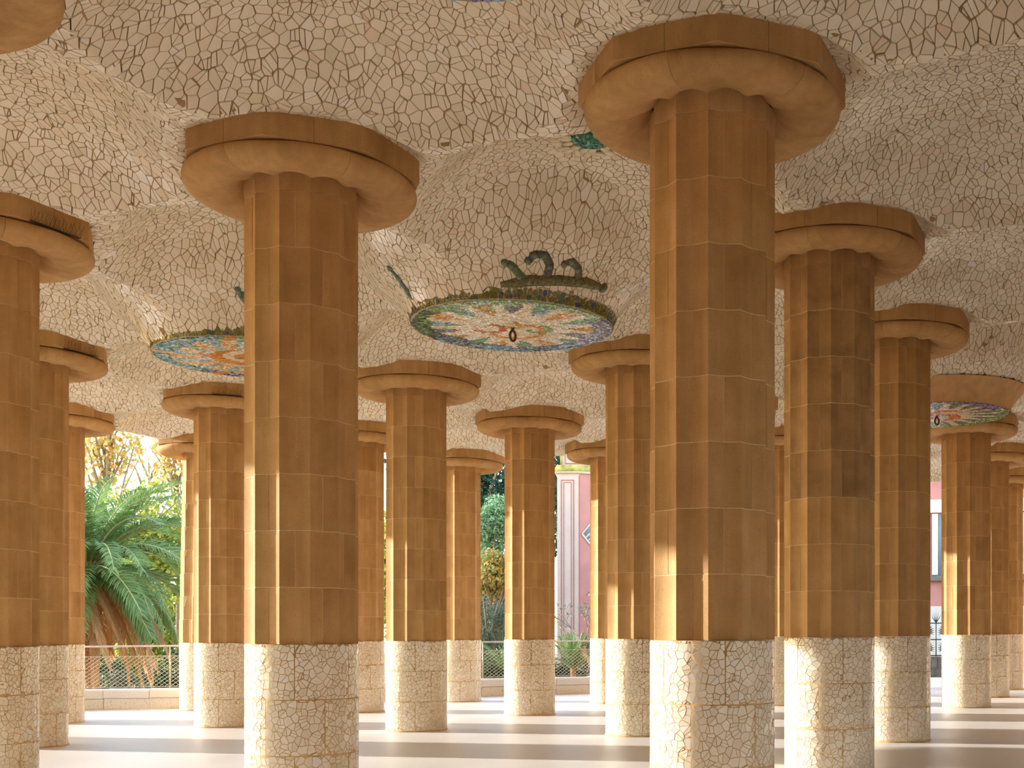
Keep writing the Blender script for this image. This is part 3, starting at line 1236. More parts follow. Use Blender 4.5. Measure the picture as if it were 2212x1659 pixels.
def tint_coral(r, th, rnd):
    k = rnd.random()
    if r > 0.82 + 0.05 * math.sin(5 * th):
        d = math.degrees(th) % 360
        pal = [GREEN, DGREEN, (0.42, 0.55, 0.30)] if d < 110 or d > 320 else [PURPLE, DBLUE, (0.4, 0.38, 0.46)]
        return pal[int(k * 3)]
    w = (th / (2 * PI) * 19) % 1.0
    if r > 0.45 and abs(w - 0.5) < 0.30 * min(1, (r - 0.40) / 0.25):
        return [DGREEN, PURPLE, GREEN][int(k * 3)]
    if r < 0.42 and math.sin(16 * r + 3 * th) > 0.1:
        return [RED, RED, ORANGE][int(k * 3)]
    return lerp3(CREAM, (0.62, 0.47, 0.32), k)


def build_rosettes():
    rnd = random.Random(17)
    rng = np.random.default_rng(17)
    sp = 0.042
    g = np.arange(-1.5, 1.5, sp)
    X, Y = np.meshgrid(g, g)
    p = np.stack([X.ravel(), Y.ravel()], 1) + rng.uniform(-0.45, 0.45, (X.size, 2)) * sp
    p = p[np.hypot(p[:, 0], p[:, 1]) < DISC_R + 0.05]
    chips = [q for q in shards(p, rnd, 0.3, 0.0022, maxr=0.06) if np.hypot(q[:, 0], q[:, 1]).max() < DISC_R]
    # skirt strip: around by height
    sk = 0.062
    L = 2 * PI * 1.40
    gx, gy = np.meshgrid(np.arange(-0.3, L + 0.3, sk), np.arange(-0.2, 0.62, sk))
    p2 = np.stack([gx.ravel(), gy.ravel()], 1) + rng.uniform(-0.46, 0.46, (gx.size, 2)) * sk
    strip = shards(p2, rnd, 0.4, 0.004, rect=(0.0, 0.005, L, 0.145), maxr=0.14)

    def skirt_pt(s, h):
        r = DISC_R + 0.012 + 0.02 * (h / 0.14) + 0.03 * (h / 0.14) ** 3
        a = s / 1.40
        return np.stack([r * np.cos(a), r * np.sin(a), h * 1.0], 1)

    spec = [
        ((0, 1), tint_sun, 'olive', 'large hanging rosette in the middle: cream burst, coloured wedges, green tiled rim, iron ring', True),
        ((-1, 1), tint_fire, 'olive', 'hanging rosette with orange swirls and blue rim, half hidden by the second largest column', True),
        ((1, 3), tint_coral, 'bare', 'hanging rosette near the right edge with red centre under a bare ochre bell', True),
        ((1, -1), tint_sun, 'olive', 'hanging rosette of which only a green rim shows at the top edge', False),
    ]
    bare = mat_plain('ochre_plaster', (0.58, 0.36, 0.16), 0.85, 0.15, 5)
    for (ij, fn, skirt, label, ring) in spec:
        x, y = node(*ij)
        z = ROSETTES[ij] + float(ceil_off(x, y))
        root = empty('hanging_rosette', (x, y, z), label, 'rosette', 'mosaic rosettes hanging from the vault', 'thing')
        away = math.atan2(y, x)
        mb = MB()
        mb.lathe([(1e-3, 0.0), (DISC_R, 0.004), (DISC_R + 0.006, 0.02), (1.2, 0.10), (1e-3, 0.10)], 72)
        d = mb.build('rosette_disc', M_CHIPGROUT, root)
        polys = []
        tint = []
        for q in chips:
            c = q.mean(0)
            tl = rng.normal(0, 0.05, 2)
            zz = -0.009 + ((q - c) * tl).sum(1)
            polys.append((np.column_stack([q, zz])[::-1], np.column_stack([q, np.full(len(q), 0.003)])[::-1]))
            th = (math.atan2(c[1], c[0]) - away) % (2 * PI)
            th = (-th) % (2 * PI)
            tint.append(fn(math.hypot(*c) / DISC_R, th, rnd))
        v_, l_, s_, t_, w_ = shard_mesh_arrays(polys, 0)
        tint = np.array(tint) * rng.uniform(0.85, 1.3, (len(tint), 1))
        o = link('glass_chip', mesh_fast('glass_chip', v_, l_, s_, t_, M_CHIP, rgb=np.clip(tint, 0, 1)[w_]), d)
        o['kind'] = 'stuff'
        # skirt
        mb = MB()
        hs = np.linspace(0.0, 0.15, 7)
        prof = [(float(np.hypot(*skirt_pt(np.array([0.0]), np.array([h]))[0, :2])) - 0.012, float(h)) for h in hs]
        mb.lathe(prof[::-1] if False else prof, 72)
        s = mb.build('rosette_skirt', bare if skirt == 'bare' else M_CHIPGROUT, root)
        if skirt == 'bare':
            s['label'] = 'bare ochre plaster bell without tiles'
            mb = MB()
            prof2 = [(DISC_R + 0.016, 0.0)] + [(float(rr), 0.10 + 0.86 * (1 - math.exp(-(rr - 1.36) / 0.55)) + 2.0 * max(rr - 1.75, 0) ** 2 - 0.03) for rr in np.linspace(1.37, 1.64, 7)]
            mb.lathe(prof2, 72)
            mb.build('plaster_bell', bare, root)
        else:
            polys = []
            tint = []
            for q in strip:
                a = skirt_pt(q[:, 0], q[:, 1])
                b_ = a.copy()
                b_[:, :2] *= 0.985
                polys.append((a, b_))
                k = rnd.random()
                tint.append(OLIVE if k < 0.55 else (0.22, 0.21, 0.05) if k < 0.85 else DGREEN if k < 0.95 else DBLUE)
            v_, l_, s_, t_, w_ = shard_mesh_arrays(polys, 0)
            o = link('skirt_tile', mesh_fast('skirt_tile', v_, l_, s_, t_, M_CHIP, rgb=np.array(tint)[w_]), s)
            o['kind'] = 'stuff'
        if ring:
            mb = MB()
            mb.tube([(0.055 * math.cos(a) * 0.75, 0.0, -0.11 + 0.068 * math.sin(a)) for a in np.linspace(0, 2 * PI, 20)[:-1]], 0.018, 8, closed=True)
            mb.tube([(0, 0, 0.0), (0, 0, -0.03), (0.0, 0, -0.055)], [0.028, 0.02, 0.014], 8)
            r_ = mb.build('iron_ring', M_IRON, root)
            r_.rotation_euler = (0, 0, away + PI / 2 + 0.5)
        # curled arms creeping up the vault
        lat = np.array((math.sin(away), -math.cos(away)))
        fro = np.array((-math.cos(away), -math.sin(away)))
        arms = {
            (0, 1): [([(0.22, 1.38), (0.08, 1.46), (-0.02, 1.54), (-0.10, 1.56)], 0.060, (0.12, 0.17, 0.07)),
                     ([(0.40, 1.36), (0.44, 1.50), (0.38, 1.61), (0.26, 1.63), (0.19, 1.58)], 0.065, (0.10, 0.10, 0.08)),
                     ([(0.80, 1.20), (0.79, 1.36), (0.71, 1.47), (0.62, 1.47)], 0.060, (0.13, 0.12, 0.07)),
                     ([(-0.15, 1.38), (0.20, 1.41), (0.55, 1.34), (0.88, 1.18), (1.12, 0.96)], 0.080, (0.15, 0.14, 0.05)),
                     ([(-1.25, 0.62), (-1.32, 0.68), (-1.42, 0.74), (-1.52, 0.80)], 0.05, (0.07, 0.16, 0.18))],
            (-1, 1): [([(0.15, 1.40), (0.02, 1.52), (-0.10, 1.64), (-0.16, 1.72)], 0.06, (0.10, 0.19, 0.16)),
                      ([(0.50, 1.32), (0.30, 1.42), (0.10, 1.44)], 0.07, OLIVE)],
        }.get(ij, [])
        for path, rad, col in arms:
            pts = []
            for (l, o_) in path:
                q = np.array((x, y)) + lat * l + fro * o_
                pts.append(Vector((q[0] - x, q[1] - y, float(ceiling_z(q[0], q[1])) - z + 0.03)))
            # smooth the path
            fine = []
            for a_, b_ in zip(pts[:-1], pts[1:]):
                fine += [a_.lerp(b_, t) for t in (0, 0.25, 0.5, 0.75)]
            fine.append(pts[-1])
            mb = MB()
            n = len(fine)
            mb.tube(fine, [rad * min(1.0, 0.55 + 3.0 * min(k, n - 1 - k) / n) for k in range(n)], 8)
            mb.ball(pts[-1], rad * 0.95)
            m = mat_plain('arm_mosaic', col, 0.35, 0.6, 28)
            arm = mb.build('mosaic_arm', m, root)
            mb = MB()
            for q in range(1, len(pts) - 1):
                mb.ball(pts[q] + Vector((fro[0] * 0.03, fro[1] * 0.03, -0.045)), 0.036)
            mb.ball(pts[-1] + Vector((fro[0] * 0.03, fro[1] * 0.03, -0.05)), 0.035)
            mb.build('glass_stud', mat_plain('dark_glass', (0.03, 0.04, 0.05) if rad > 0.08 else (0.20, 0.24, 0.16), 0.15, 0.3, 9), arm)
    # the little boss in the crown of the dome behind the largest column
    p = P0 + (VA + VB) * 0.5
    z = float(ceiling_z(p[0], p[1])) - 0.05
    root = empty('dome_boss', (p[0], p[1], z), 'small green glass boss in a dome crown, left of the largest capital', 'boss', kind='thing')
    mb = MB()
    mb.lathe([(1e-3, -0.055), (0.12, -0.05), (0.19, -0.025), (0.215, 0.02)], 28)
    c = mb.build('glass_centre', mat_plain('dark_green_glass', (0.03, 0.10, 0.07), 0.4, 0.3, 6), root)
    polys, tint = [], []
    for q in chips:
        m_ = q.mean(0)
        r = np.hypot(*m_)
        if r < 0.20:
            zz = -0.062 + 0.9 * (np.hypot(q[:, 0], q[:, 1])) ** 2 + ((q - m_) * rng.normal(0, 0.25, 2)).sum(1)
            polys.append((np.column_stack([q, zz])[::-1], np.column_stack([q, zz + 0.03])[::-1]))
            tint.append((0.06, 0.30, 0.20) if rnd.random() < 0.7 else (0.25, 0.50, 0.38))
    v_, l_, s_, t_, w_ = shard_mesh_arrays(polys, 0)
    o = link('glass_chip', mesh_fast('glass_chip', v_, l_, s_, t_, M_CHIP, rgb=np.array(tint)[w_]), c)
    o['kind'] = 'stuff'
    petal_m = mat_plain('cream_glass_petal', (0.74, 0.66, 0.48), 0.25, 0.2, 7)
    mb = MB()
    mb.ball((0, 0, 0), 0.5, 8, squash=(0.17, 0.09, 0.05))
    pm = mb.mesh('petal', petal_m)
    for ring_r, cnt in ((0.29, 16), (0.41, 22)):
        for k in range(cnt):
            a = 2 * PI * (k + rnd.uniform(-0.2, 0.2)) / cnt
            o = link('petal', pm, root)
            o.location = (ring_r * math.cos(a), ring_r * math.sin(a), 0.0)
            o.rotation_euler = (rnd.uniform(-0.2, 0.2), rnd.uniform(-0.2, 0.2), a + rnd.uniform(-0.5, 0.5))


# ------------------------------------------------------------------ bird wires on some capitals
def build_bird_wires():
    rnd = random.Random(4)
    for (ij, ang, span, label) in (
            ((-1, 0), -42, 0.62, 'thin bird wires on the capital cropped by the left edge'),
            ((-2, 1), -38, 0.62, 'thin bird wires on the capital second from the left edge'),
            ((-3, 2), -48, 0.55, 'thin bird wires on the small capital above the palm opening'),
            ((-2, 2), -75, 0.5, 'sparse bird wires on the capital left of the second largest column')):
        x, y = node(*ij)
        dz = float(ceil_off(x, y))
        a = math.radians(ang)
        k = round((a - PHI_ABA - PI / 8) / (PI / 4))
        a = PHI_ABA + PI / 8 + k * PI / 4
        ap = R_ABA * math.cos(PI / 8)
        nrm = Vector((math.cos(a), math.sin(a), 0))
        tan = Vector((-math.sin(a), math.cos(a), 0))
        base = Vector((x, y, ABA_B + dz)) + nrm * (ap + 0.006)
        root = empty('bird_wire', base, label, 'bird wire', 'bird wires on the capitals', 'thing')
        mb = MB()
        mb.box(-span * 0.5, -0.012, -0.004, span * 0.5, 0.03, 0.004, Matrix.Rotation(a - PI / 2, 4, 'Z'))
        mb.build('strip', M_WIRE, root)
        mb = MB()
        for q in range(15):
            s = (q / 14 - 0.5) * span
            for sg in (-1, 1):
                p0 = tan * s + nrm * 0.025
                p1 = p0 + Vector((0, 0, rnd.uniform(0.10, 0.15))) + tan * sg * rnd.uniform(0.02, 0.05) + nrm * rnd.uniform(0.01, 0.06)
                mb.tube([p0, p1], 0.0016, 3)
        mb.build('spike', M_WIRE, root)


# ------------------------------------------------------------------ bench and railing at the edge of the terrace
EDGE = [(-21.8, 22.5), (-20.6, 25.8), (-18.2, 27.7), (-14.5, 28.75), (-12.3, 29.1), (-9.0, 30.9), (-5.6, 33.5), (-3.3, 34.3), (0.0, 36.2), (2.4, 38.2)]


def resample(path, step):
    pts = [Vector((a, b)) for a, b in path]
    fine = []
    n = len(pts)
    for i in range(n - 1):
        p0, p1, p2, p3 = pts[max(0, i - 1)], pts[i], pts[i + 1], pts[min(n - 1, i + 2)]
        for k in range(12):
            t = k / 12
            fine.append(0.5 * ((2 * p1) + (-p0 + p2) * t + (2 * p0 - 5 * p1 + 4 * p2 - p3) * t * t + (-p0 + 3 * p1 - 3 * p2 + p3) * t ** 3))
    fine.append(pts[-1])
    out = [fine[0]]
    acc = 0.0
    for a, b in zip(fine[:-1], fine[1:]):
        d = (b - a).length
        while acc + d >= step:
            t = (step - acc) / d
            a = a.lerp(b, t)
            out.append(a.copy())
            d = (b - a).length
            acc = 0.0
        acc += d
    return out


def build_terrace_edge():
    cop_m = mat_plain('pale_terrazzo', (0.70, 0.62, 0.53), 0.55, 0.08, 40)
    ris_m, nt, b = new_mat('small_cream_mosaic')
    tc = N(nt, 'ShaderNodeTexCoord')
    vo = N(nt, 'ShaderNodeTexVoronoi', feature='DISTANCE_TO_EDGE')
    vo.inputs['Scale'].default_value = 16
    nt.links.new(tc.outputs['Object'], vo.inputs['Vector'])
    r = ramp(nt, [(0.0, (0.52, 0.36, 0.20)), (0.05, (0.74, 0.64, 0.50))])
    nt.links.new(vo.outputs['Distance'], r.inputs[0])
    nt.links.new(r.outputs[0], b.inputs['Base Color'])
    b.inputs['Roughness'].default_value = 0.5
    pts = resample(EDGE, 1.08)
    root = empty('terrace_bench', (pts[len(pts) // 2].x, pts[len(pts) // 2].y, floor_z(pts[len(pts) // 2].x)),
                 'low pale curving bench with a mosaic riser along the terrace edge under the railing', 'bench', kind='thing')
    inv = Matrix.Translation(-root.location)
    for a, b_ in zip(pts[:-1], pts[1:]):
        d = (b_ - a).normalized()
        nr = Vector((-d.y, d.x))
        z0 = floor_z((a.x + b_.x) / 2)
        a2, b2 = a + d * 0.005, b_ - d * 0.005

        def prism(prof, name, mat):
            mb = MB()
            vs_ = []
            for p in (a2, b2):
                for o_, h in prof:
                    q = p + nr * o_
                    vs_.append(inv @ Vector((q.x, q.y, z0 + h)))
            n = len(prof)
            fs = [(k, (k + 1) % n, n + (k + 1) % n, n + k) for k in range(n)]
            fs += [tuple(range(n))[::-1], tuple(range(n, 2 * n))]
            mb.add(vs_, [f[::-1] for f in fs])
            mb.build(name, mat, root)
        prism([(0.03, -0.06), (0.03, 0.262), (0.40, 0.262), (0.40, -0.06)], 'riser_block', ris_m)
        prism([(0.0, 0.270), (-0.012, 0.30), (-0.012, 0.44), (0.01, 0.475), (0.05, 0.492), (0.40, 0.492), (0.44, 0.46), (0.44, 0.27)], 'coping_stone', cop_m)
    # railing with a rope net
    rail_m = mat_plain('pale_steel', (0.62, 0.52, 0.43), 0.4, 0.1, 8, 0.3)
    net_m = mat_plain('pale_net_wire', (0.60, 0.48, 0.34), 0.5, 0.1, 8)
    posts = resample([(p[0] - 0.20, p[1] + 0.30) for p in EDGE], 2.07)
    root = empty('railing', (posts[5].x, posts[5].y, floor_z(posts[5].x)), 'slim pale railing with diamond wire net above the terrace bench', 'railing', kind='thing')
    inv = Matrix.Translation(-root.location)
    P = lambda p, h: inv @ Vector((p.x, p.y, floor_z(p.x) + h))
    mb = MB()
    mb.tube([P(p, 1.53) for p in posts], 0.022, 8)
    mb.build('top_rail', rail_m, root)
    mb = MB()
    mb.tube([P(p, 1.285) for p in posts], 0.007, 6)
    mb.tube([P(p, 0.53) for p in posts], 0.007, 6)
    mb.build('cable', rail_m, root)
    for a, b_ in zip(posts[:-1], posts[1:]):
        mb = MB()
        mb.tube([P(a, 0.45), P(a, 1.53)], 0.014, 8)
        mb.build('post', rail_m, root)
        mb = MB()
        d = b_ - a
        Lp = d.length
        H = 0.755
        w, h = 0.128, 0.094
        nu = int(Lp / w)
        w = Lp / nu
        slope = H / h * w
        for k in range(-int(H / h) - 1, nu + 1):
            for sg in (1, -1):
                u0, u1 = k * w, k * w + slope
                v0, v1 = 0.0, H
                if u0 < 0:
                    v0 = -u0 / slope * H
                    u0 = 0
                if u1 > Lp:
                    v1 = H * (Lp - k * w) / slope
                    u1 = Lp
                if v1 - v0 < 0.02:
                    continue
                if sg < 0:
                    u0, u1 = Lp - u0, Lp - u1
                p0 = P(a + d * (u0 / Lp), 0.53 + v0)
                p1 = P(a + d * (u1 / Lp), 0.53 + v1)
                mb.tube([p0, p1], 0.0046, 3, cap=False)
        mb.build('wire_net', net_m, root)


# ------------------------------------------------------------------ garden
def leaf_mesh(name, cen, rad, n, size, mat, rnd, lobes=10, flat=0.75, shell=0.55, aspect=0.5):
    """a crown of separate leaf blades gathered in lobes"""
    rng = np.random.default_rng(rnd.randrange(10 ** 6))
    cen = np.array(cen, float)
    rad = np.array(rad, float)
    lc = rng.normal(0, 1, (lobes, 3))
    lc /= np.linalg.norm(lc, axis=1)[:, None]
    lc *= rng.uniform(0.25, 0.72, (lobes, 1))
    lr = rng.uniform(0.30, 0.50, lobes)
    w = rng.integers(0, lobes, n)
    d = rng.normal(0, 1, (n, 3))
    d /= np.linalg.norm(d, axis=1)[:, None]
    r = rng.uniform(shell, 1.0, n) ** 0.6
    p = lc[w] + d * (r * lr[w])[:, None]
    p = cen + p * rad
    nrm = d * 0.6 + rng.normal(0, 0.6, (n, 3)) + np.array([0, 0, 0.3])
    nrm /= np.linalg.norm(nrm, axis=1)[:, None]
    t = np.cross(nrm, rng.normal(0, 1, (n, 3)))
    t /= np.linalg.norm(t, axis=1)[:, None]
    t[:, 2] -= 0.35
    b = np.cross(nrm, t)
    s = size * rng.uniform(0.6, 1.3, (n, 1))
    # a kite-shaped blade folded along its midrib
    v = np.stack([p, p + t * s * 0.45 + b * s * aspect * 0.5 + nrm * s * 0.08, p + t * s, p + t * s * 0.45 - b * s * aspect * 0.5 + nrm * s * 0.08], 1)
    verts = v.reshape(-1, 3)
    k = np.arange(n) * 4
    loops = np.stack([k, k + 1, k + 2, k, k + 2, k + 3], 1).ravel()
    starts = np.arange(0, 6 * n, 3)
    tone = np.repeat(rng.random(n), 2)
    return mesh_fast(name, verts, loops, starts, np.full(2 * n, 3), mat, tone=tone)


BARK = None


def tree(label, cen, rad, n, size, mat, rnd, ground=-2.0, trunk=0.12, lobes=10, name='tree', cat='tree', aspect=0.5, branches=6, group=None, lean=0.0):
    root = empty(name, (cen[0] + lean, cen[1], ground), label, cat, group, 'thing')
    c = (-lean, 0, cen[2] - ground)
    o = link('foliage', leaf_mesh('foliage', c, rad, n, size, mat, rnd, lobes, aspect=aspect), root)
    o['kind'] = 'stuff'
    mb = MB()
    top = Vector(c)
    mb.tube([(0, 0, 0), Vector((c[0] * 0.5, 0, c[2] * 0.5)), top], [trunk, trunk * 0.8, trunk * 0.35], 8)
    mb.build('trunk', BARK, root)
    mb = MB()
    for k in range(branches):
        a = 2 * PI * k / branches + rnd.uniform(-0.4, 0.4)
        s = Vector(c) * rnd.uniform(0.55, 0.95)
        e = Vector((c[0] + rad[0] * 0.75 * math.cos(a), rad[1] * 0.75 * math.sin(a), c[2] + rad[2] * rnd.uniform(-0.2, 0.8)))
        m = s.lerp(e, 0.5) + Vector((0, 0, 0.15 * rad[2]))
        mb.tube([s, m, e], [trunk * 0.45, trunk * 0.3, trunk * 0.08], 5)
    mb.build('branch', BARK, root)
    return root


def frond_mesh(name, length, e0, droop, mat, rachis_mat, rnd, pairs=46, leaf=0.52, close=0.0, tone0=0.0):
    """feather frond: bending midrib with two rows of narrow leaflets"""
    pts = []
    p = Vector((0, 0, 0))
    n = 18
    for k in range(n + 1):
        t = k / n
        pts.append(p.copy())
        ang = e0 - droop * t ** 1.25
        p = p + Vector((math.cos(ang), 0, math.sin(ang))) * (length / n)

    def along(t):
        f = t * n
        i = min(n - 1, int(f))
        q = pts[i].lerp(pts[i + 1], f - i)
        d = (pts[i + 1] - pts[i]).normalized()
        return q, d
    V, F, T = [], [], []
    side = Vector((0, 1, 0))
    for k in range(pairs):
        t = 0.10 + 0.90 * (k + 0.5) / pairs
        q, d = along(min(t, 0.999))
        up = d.cross(side).normalized() * -1
        if up.z < 0 and abs(d.z) < 0.7:
            up = -up
        ll = leaf * (0.35 + 0.65 * math.sin(PI * min(1, (0.12 + t * 0.80)))) * rnd.uniform(0.85, 1.1)
        if t > 0.93:
            ll *= 0.75
        for s in (-1, 1):
            fw = 0.55 + 0.35 * t + close + rnd.uniform(-0.06, 0.06)
            dirv = (side * s * math.cos(fw) + d * math.sin(fw) + up * rnd.uniform(0.10, 0.34)).normalized()
            wv = (d - dirv * d.dot(dirv)).normalized() * 0.026
            sag = Vector((0, 0, -0.16 * ll))
            a = q
            m = q + dirv * ll * 0.55
            e = q + dirv * ll + sag
            b = len(V)
            V += [a + wv * 0.6, a - wv * 0.6, m + wv, m - wv, e]
            F += [(b, b + 1, b + 3, b + 2), (b + 2, b + 3, b + 4)]
            tn = min(0.999, max(0, tone0 + rnd.uniform(0, 0.55)))
            T += [tn, tn]
    loops = [i for f in F for i in f]
    starts = np.cumsum([0] + [len(f) for f in F])[:-1]
    return mesh_fast(name, np.array([tuple(v) for v in V]), loops, starts, [len(f) for f in F], mat, tone=T), pts


def build_garden():
    global BARK
    rnd = random.Random(99)
    BARK = mat_plain('grey_brown_bark', (0.30, 0.22, 0.15), 0.9, 0.3, 12)
    soil = mat_plain('garden_soil', (0.20, 0.17, 0.09), 0.95, 0.35, 0.8)
    mb = MB()
    mb.add([(-150, 20, -2.2), (150, 20, -2.2), (150, 260, -2.2), (-150, 260, -2.2), (-150, -60, -2.2), (-22, -60, -2.2), (-22, 20, -2.2)],
           [(0, 1, 2, 3), (4, 5, 6, 0)])
    g = mb.build('ground', soil)
    tag(g, 'garden ground below the terrace', kind='structure')

    green = mat_leaf('palm_green', [(0.10, 0.17, 0.055), (0.17, 0.27, 0.085), (0.30, 0.40, 0.13)], 0.28, 0.36)
    dead = mat_leaf('palm_dead', [(0.56, 0.30, 0.14), (0.66, 0.40, 0.21), (0.76, 0.54, 0.32)], 0.35, 0.6)
    rach = mat_plain('frond_rib', (0.42, 0.40, 0.16), 0.5, 0.1, 5)
    rachd = mat_plain('dry_frond_rib', (0.48, 0.27, 0.12), 0.7, 0.1, 5)
    fibre = mat_plain('palm_fibre', (0.42, 0.19, 0.08), 0.95, 0.4, 18, bump=0.6)
    # --- the big date palm
    C = at(186, 1225, 42)
    gz = -2.2
    root = empty('palm_tree', (C.x, C.y, gz), 'big date palm with arching green fronds over hanging brown dead fronds', 'palm', kind='thing')
    h = C.z - gz
    mb = MB()
    prof = []
    for k in range(40):
        z = h * k / 39
        prof.append((0.40 + 0.05 * (k % 2) + (0.30 * sstep(0.70, 0.86, k / 39) - 0.35 * sstep(0.9, 1.0, k / 39)), z))
    mb.lathe([(float(r), z) for r, z in prof], 18)
    mb.build('trunk', fibre, root)
    kinds = []
    for (L_, e0, dr, leaf) in ((4.6, 1.35, 1.35, 0.70), (4.9, 1.05, 1.6, 0.74), (4.8, 0.65, 1.65, 0.74), (4.4, 0.2, 1.45, 0.72), (4.0, -0.25, 1.15, 0.66)):
        me, pts = frond_mesh('frond', L_, e0, dr, green, rach, rnd, 58, leaf, 0.05, 0.25)
        kinds.append((me, pts))

    def put(kind, a, roll, s, nm, rm):
        me, pts = kind
        o = link(nm, me, root)
        o.location = (0.22 * math.cos(a), 0.22 * math.sin(a), h - 0.15)
        o.rotation_euler = (roll, 0, a)
        o.scale = (s, s, s)
        key = pts[0].x, len(pts), id(me)
        if key not in ribs:
            mb = MB()
            mb.tube(pts, [0.045 - 0.036 * k / len(pts) for k in range(len(pts))], 5)
            ribs[key] = mb.mesh('rib', rm)
        link('rib', ribs[key], o)
    ribs = {}
    ga = 2.399
    for k in range(96):
        t = k / 95
        put(kinds[min(4, int(t * 5))], k * ga, rnd.uniform(-0.35, 0.35), rnd.uniform(0.88, 1.08), 'frond', rach)
    dk = []
    for (L_, e0, dr) in ((4.3, -0.75, 0.80), (4.7, -1.0, 0.56), (3.9, -0.55, 1.0)):
        dk.append(frond_mesh('dead_frond', L_, e0, dr, dead, rachd, rnd, 50, 0.46, 0.42, 0.15))
    for k in range(54):
        put(dk[k % 3], k * ga + 0.3, rnd.uniform(-0.5, 0.5), rnd.uniform(0.8, 1.12), 'dead_frond', rachd)

    autumn = mat_leaf('autumn_leaf', [(0.52, 0.24, 0.06), (0.58, 0.36, 0.10), (0.56, 0.44, 0.15), (0.36, 0.38, 0.12)], 0.4)
    muted = mat_leaf('muted_autumn_leaf', [(0.50, 0.20, 0.05), (0.52, 0.36, 0.08), (0.30, 0.36, 0.08), (0.18, 0.28, 0.07), (0.55, 0.42, 0.14)], 0.4)
    yellowgreen = mat_leaf('yellow_green_leaf', [(0.22, 0.32, 0.04), (0.45, 0.45, 0.07), (0.62, 0.50, 0.10), (0.16, 0.26, 0.05)], 0.45)
    paleg = mat_leaf('pale_green_needles', [(0.30, 0.36, 0.18), (0.42, 0.46, 0.24), (0.34, 0.38, 0.20)], 0.4)
    dark = mat_leaf('dark_evergreen', [(0.012, 0.045, 0.032), (0.022, 0.07, 0.045), (0.04, 0.10, 0.055)], 0.15)
    mid = mat_leaf('fresh_green_leaf', [(0.10, 0.22, 0.09), (0.20, 0.36, 0.17), (0.34, 0.50, 0.28)], 0.3)
    olive = mat_leaf('olive_leaf', [(0.08, 0.11, 0.06), (0.15, 0.18, 0.10), (0.24, 0.26, 0.16)], 0.2)
    shrub = mat_leaf('shrub_leaf', [(0.02, 0.07, 0.03), (0.05, 0.12, 0.04), (0.10, 0.18, 0.06)], 0.2)

    # --- behind the palm
    p = at(228, 960, 62)
    tree('tall plane tree with thin orange autumn leaves left of the sky gap', p, (2.4, 2.4, 3.2), 1000, 0.26, autumn, rnd, -2.2, 0.16, 14, 'autumn_tree', branches=16, aspect=0.8)
    p = at(385, 1010, 64)
    tree('plane tree with orange leaves just behind the leaning outer column', p, (2.0, 2.2, 3.4), 900, 0.24, autumn, rnd, -2.2, 0.15, 12, 'autumn_tree', branches=14, aspect=0.8)
    p = at(322, 1000, 72)
    tree('pale feathery tree against the white sky above the palm', p, (1.8, 1.8, 2.2), 5000, 0.13, paleg, rnd, -2.2, 0.15, 12, 'feathery_tree', aspect=0.14, branches=10)
    p = at(300, 1180, 58)
    tree('yellow green leafy tree filling in behind the palm fronds', p, (3.6, 2.2, 3.3), 7000, 0.24, yellowgreen, rnd, -2.2, 0.2, 16, 'leafy_tree', aspect=0.7)
    p = at(160, 1150, 56)
    tree('green leafy tree behind the left side of the palm', p, (2.8, 2.2, 2.9), 5000, 0.24, mid, rnd, -2.2, 0.2, 12, 'leafy_tree')
    tree('broad yellow green tree closing the view low behind the palm', at(330, 1340, 70), (5.5, 2.5, 4.0), 9000, 0.30, yellowgreen, rnd, -2.2, 0.2, 22, 'leafy_tree', aspect=0.7)
    tree('broad green tree closing the view beside the palm trunk', at(215, 1380, 74), (4.5, 2.5, 3.8), 8000, 0.30, mid, rnd, -2.2, 0.2, 18, 'leafy_tree')
    for (px, py, Y, rx, rz, m, lab) in ((215, 1470, 50, 1.2, 1.4, shrub, 'dark shrub behind the net at the foot of the palm trunk'),
                                        (285, 1440, 53, 1.5, 1.5, yellowgreen, 'yellowing shrub behind the net under the dead fronds'),
                                        (350, 1450, 51, 1.2, 1.4, shrub, 'dark shrub behind the net beside the leaning outer column'),
                                        (255, 1500, 47, 1.4, 1.0, olive, 'grey green shrub low behind the net under the palm')):
        tree(lab, at(px, py, Y), (rx, 1.0, rz), 2600, 0.17, m, rnd, -2.2, 0.05, 9, 'garden_shrub', 'shrub', branches=5)
    # --- the garden gap in the middle
    tree('green leafy tree behind the columns between palm opening and garden gap', at(640, 1200, 74), (4.5, 3.0, 5.0), 9000, 0.30, mid, rnd, -2.2, 0.25, 18, 'leafy_tree')
    tree('yellowing leafy tree behind the mid-sized column beside the garden gap', at(850, 1250, 66), (3.6, 2.5, 4.6), 8000, 0.28, yellowgreen, rnd, -2.2, 0.25, 18, 'leafy_tree', aspect=0.7)
    tree('very dark evergreen tree high in the garden gap', at(1040, 1030, 78), (6.0, 4.0, 6.5), 15000, 0.30, dark, rnd, -2.2, 0.4, 20, 'evergreen_tree')
    tree('very dark evergreen tree behind the pink tower', at(1230, 1060, 84), (4.5, 4.0, 7.0), 9000, 0.34, dark, rnd, -2.2, 0.4, 16, 'evergreen_tree')
    tree('fresh green bushy tree in the garden gap below the dark evergreen', at(1062, 1140, 58), (1.6, 1.3, 1.7), 7000, 0.17, mid, rnd, -2.2, 0.12, 14, 'bushy_tree')
    tree('orange and yellow autumn tree in the garden gap', at(1066, 1232, 54), (1.5, 1.0, 1.25), 4200, 0.14, muted, rnd, -2.2, 0.09, 12, 'autumn_tree', aspect=0.75, branches=12)
    tree('grey green tree closing the view behind the olive tree', at(1060, 1330, 72), (3.5, 2.0, 4.2), 9000, 0.26, olive, rnd, -2.2, 0.2, 16, 'leafy_tree')
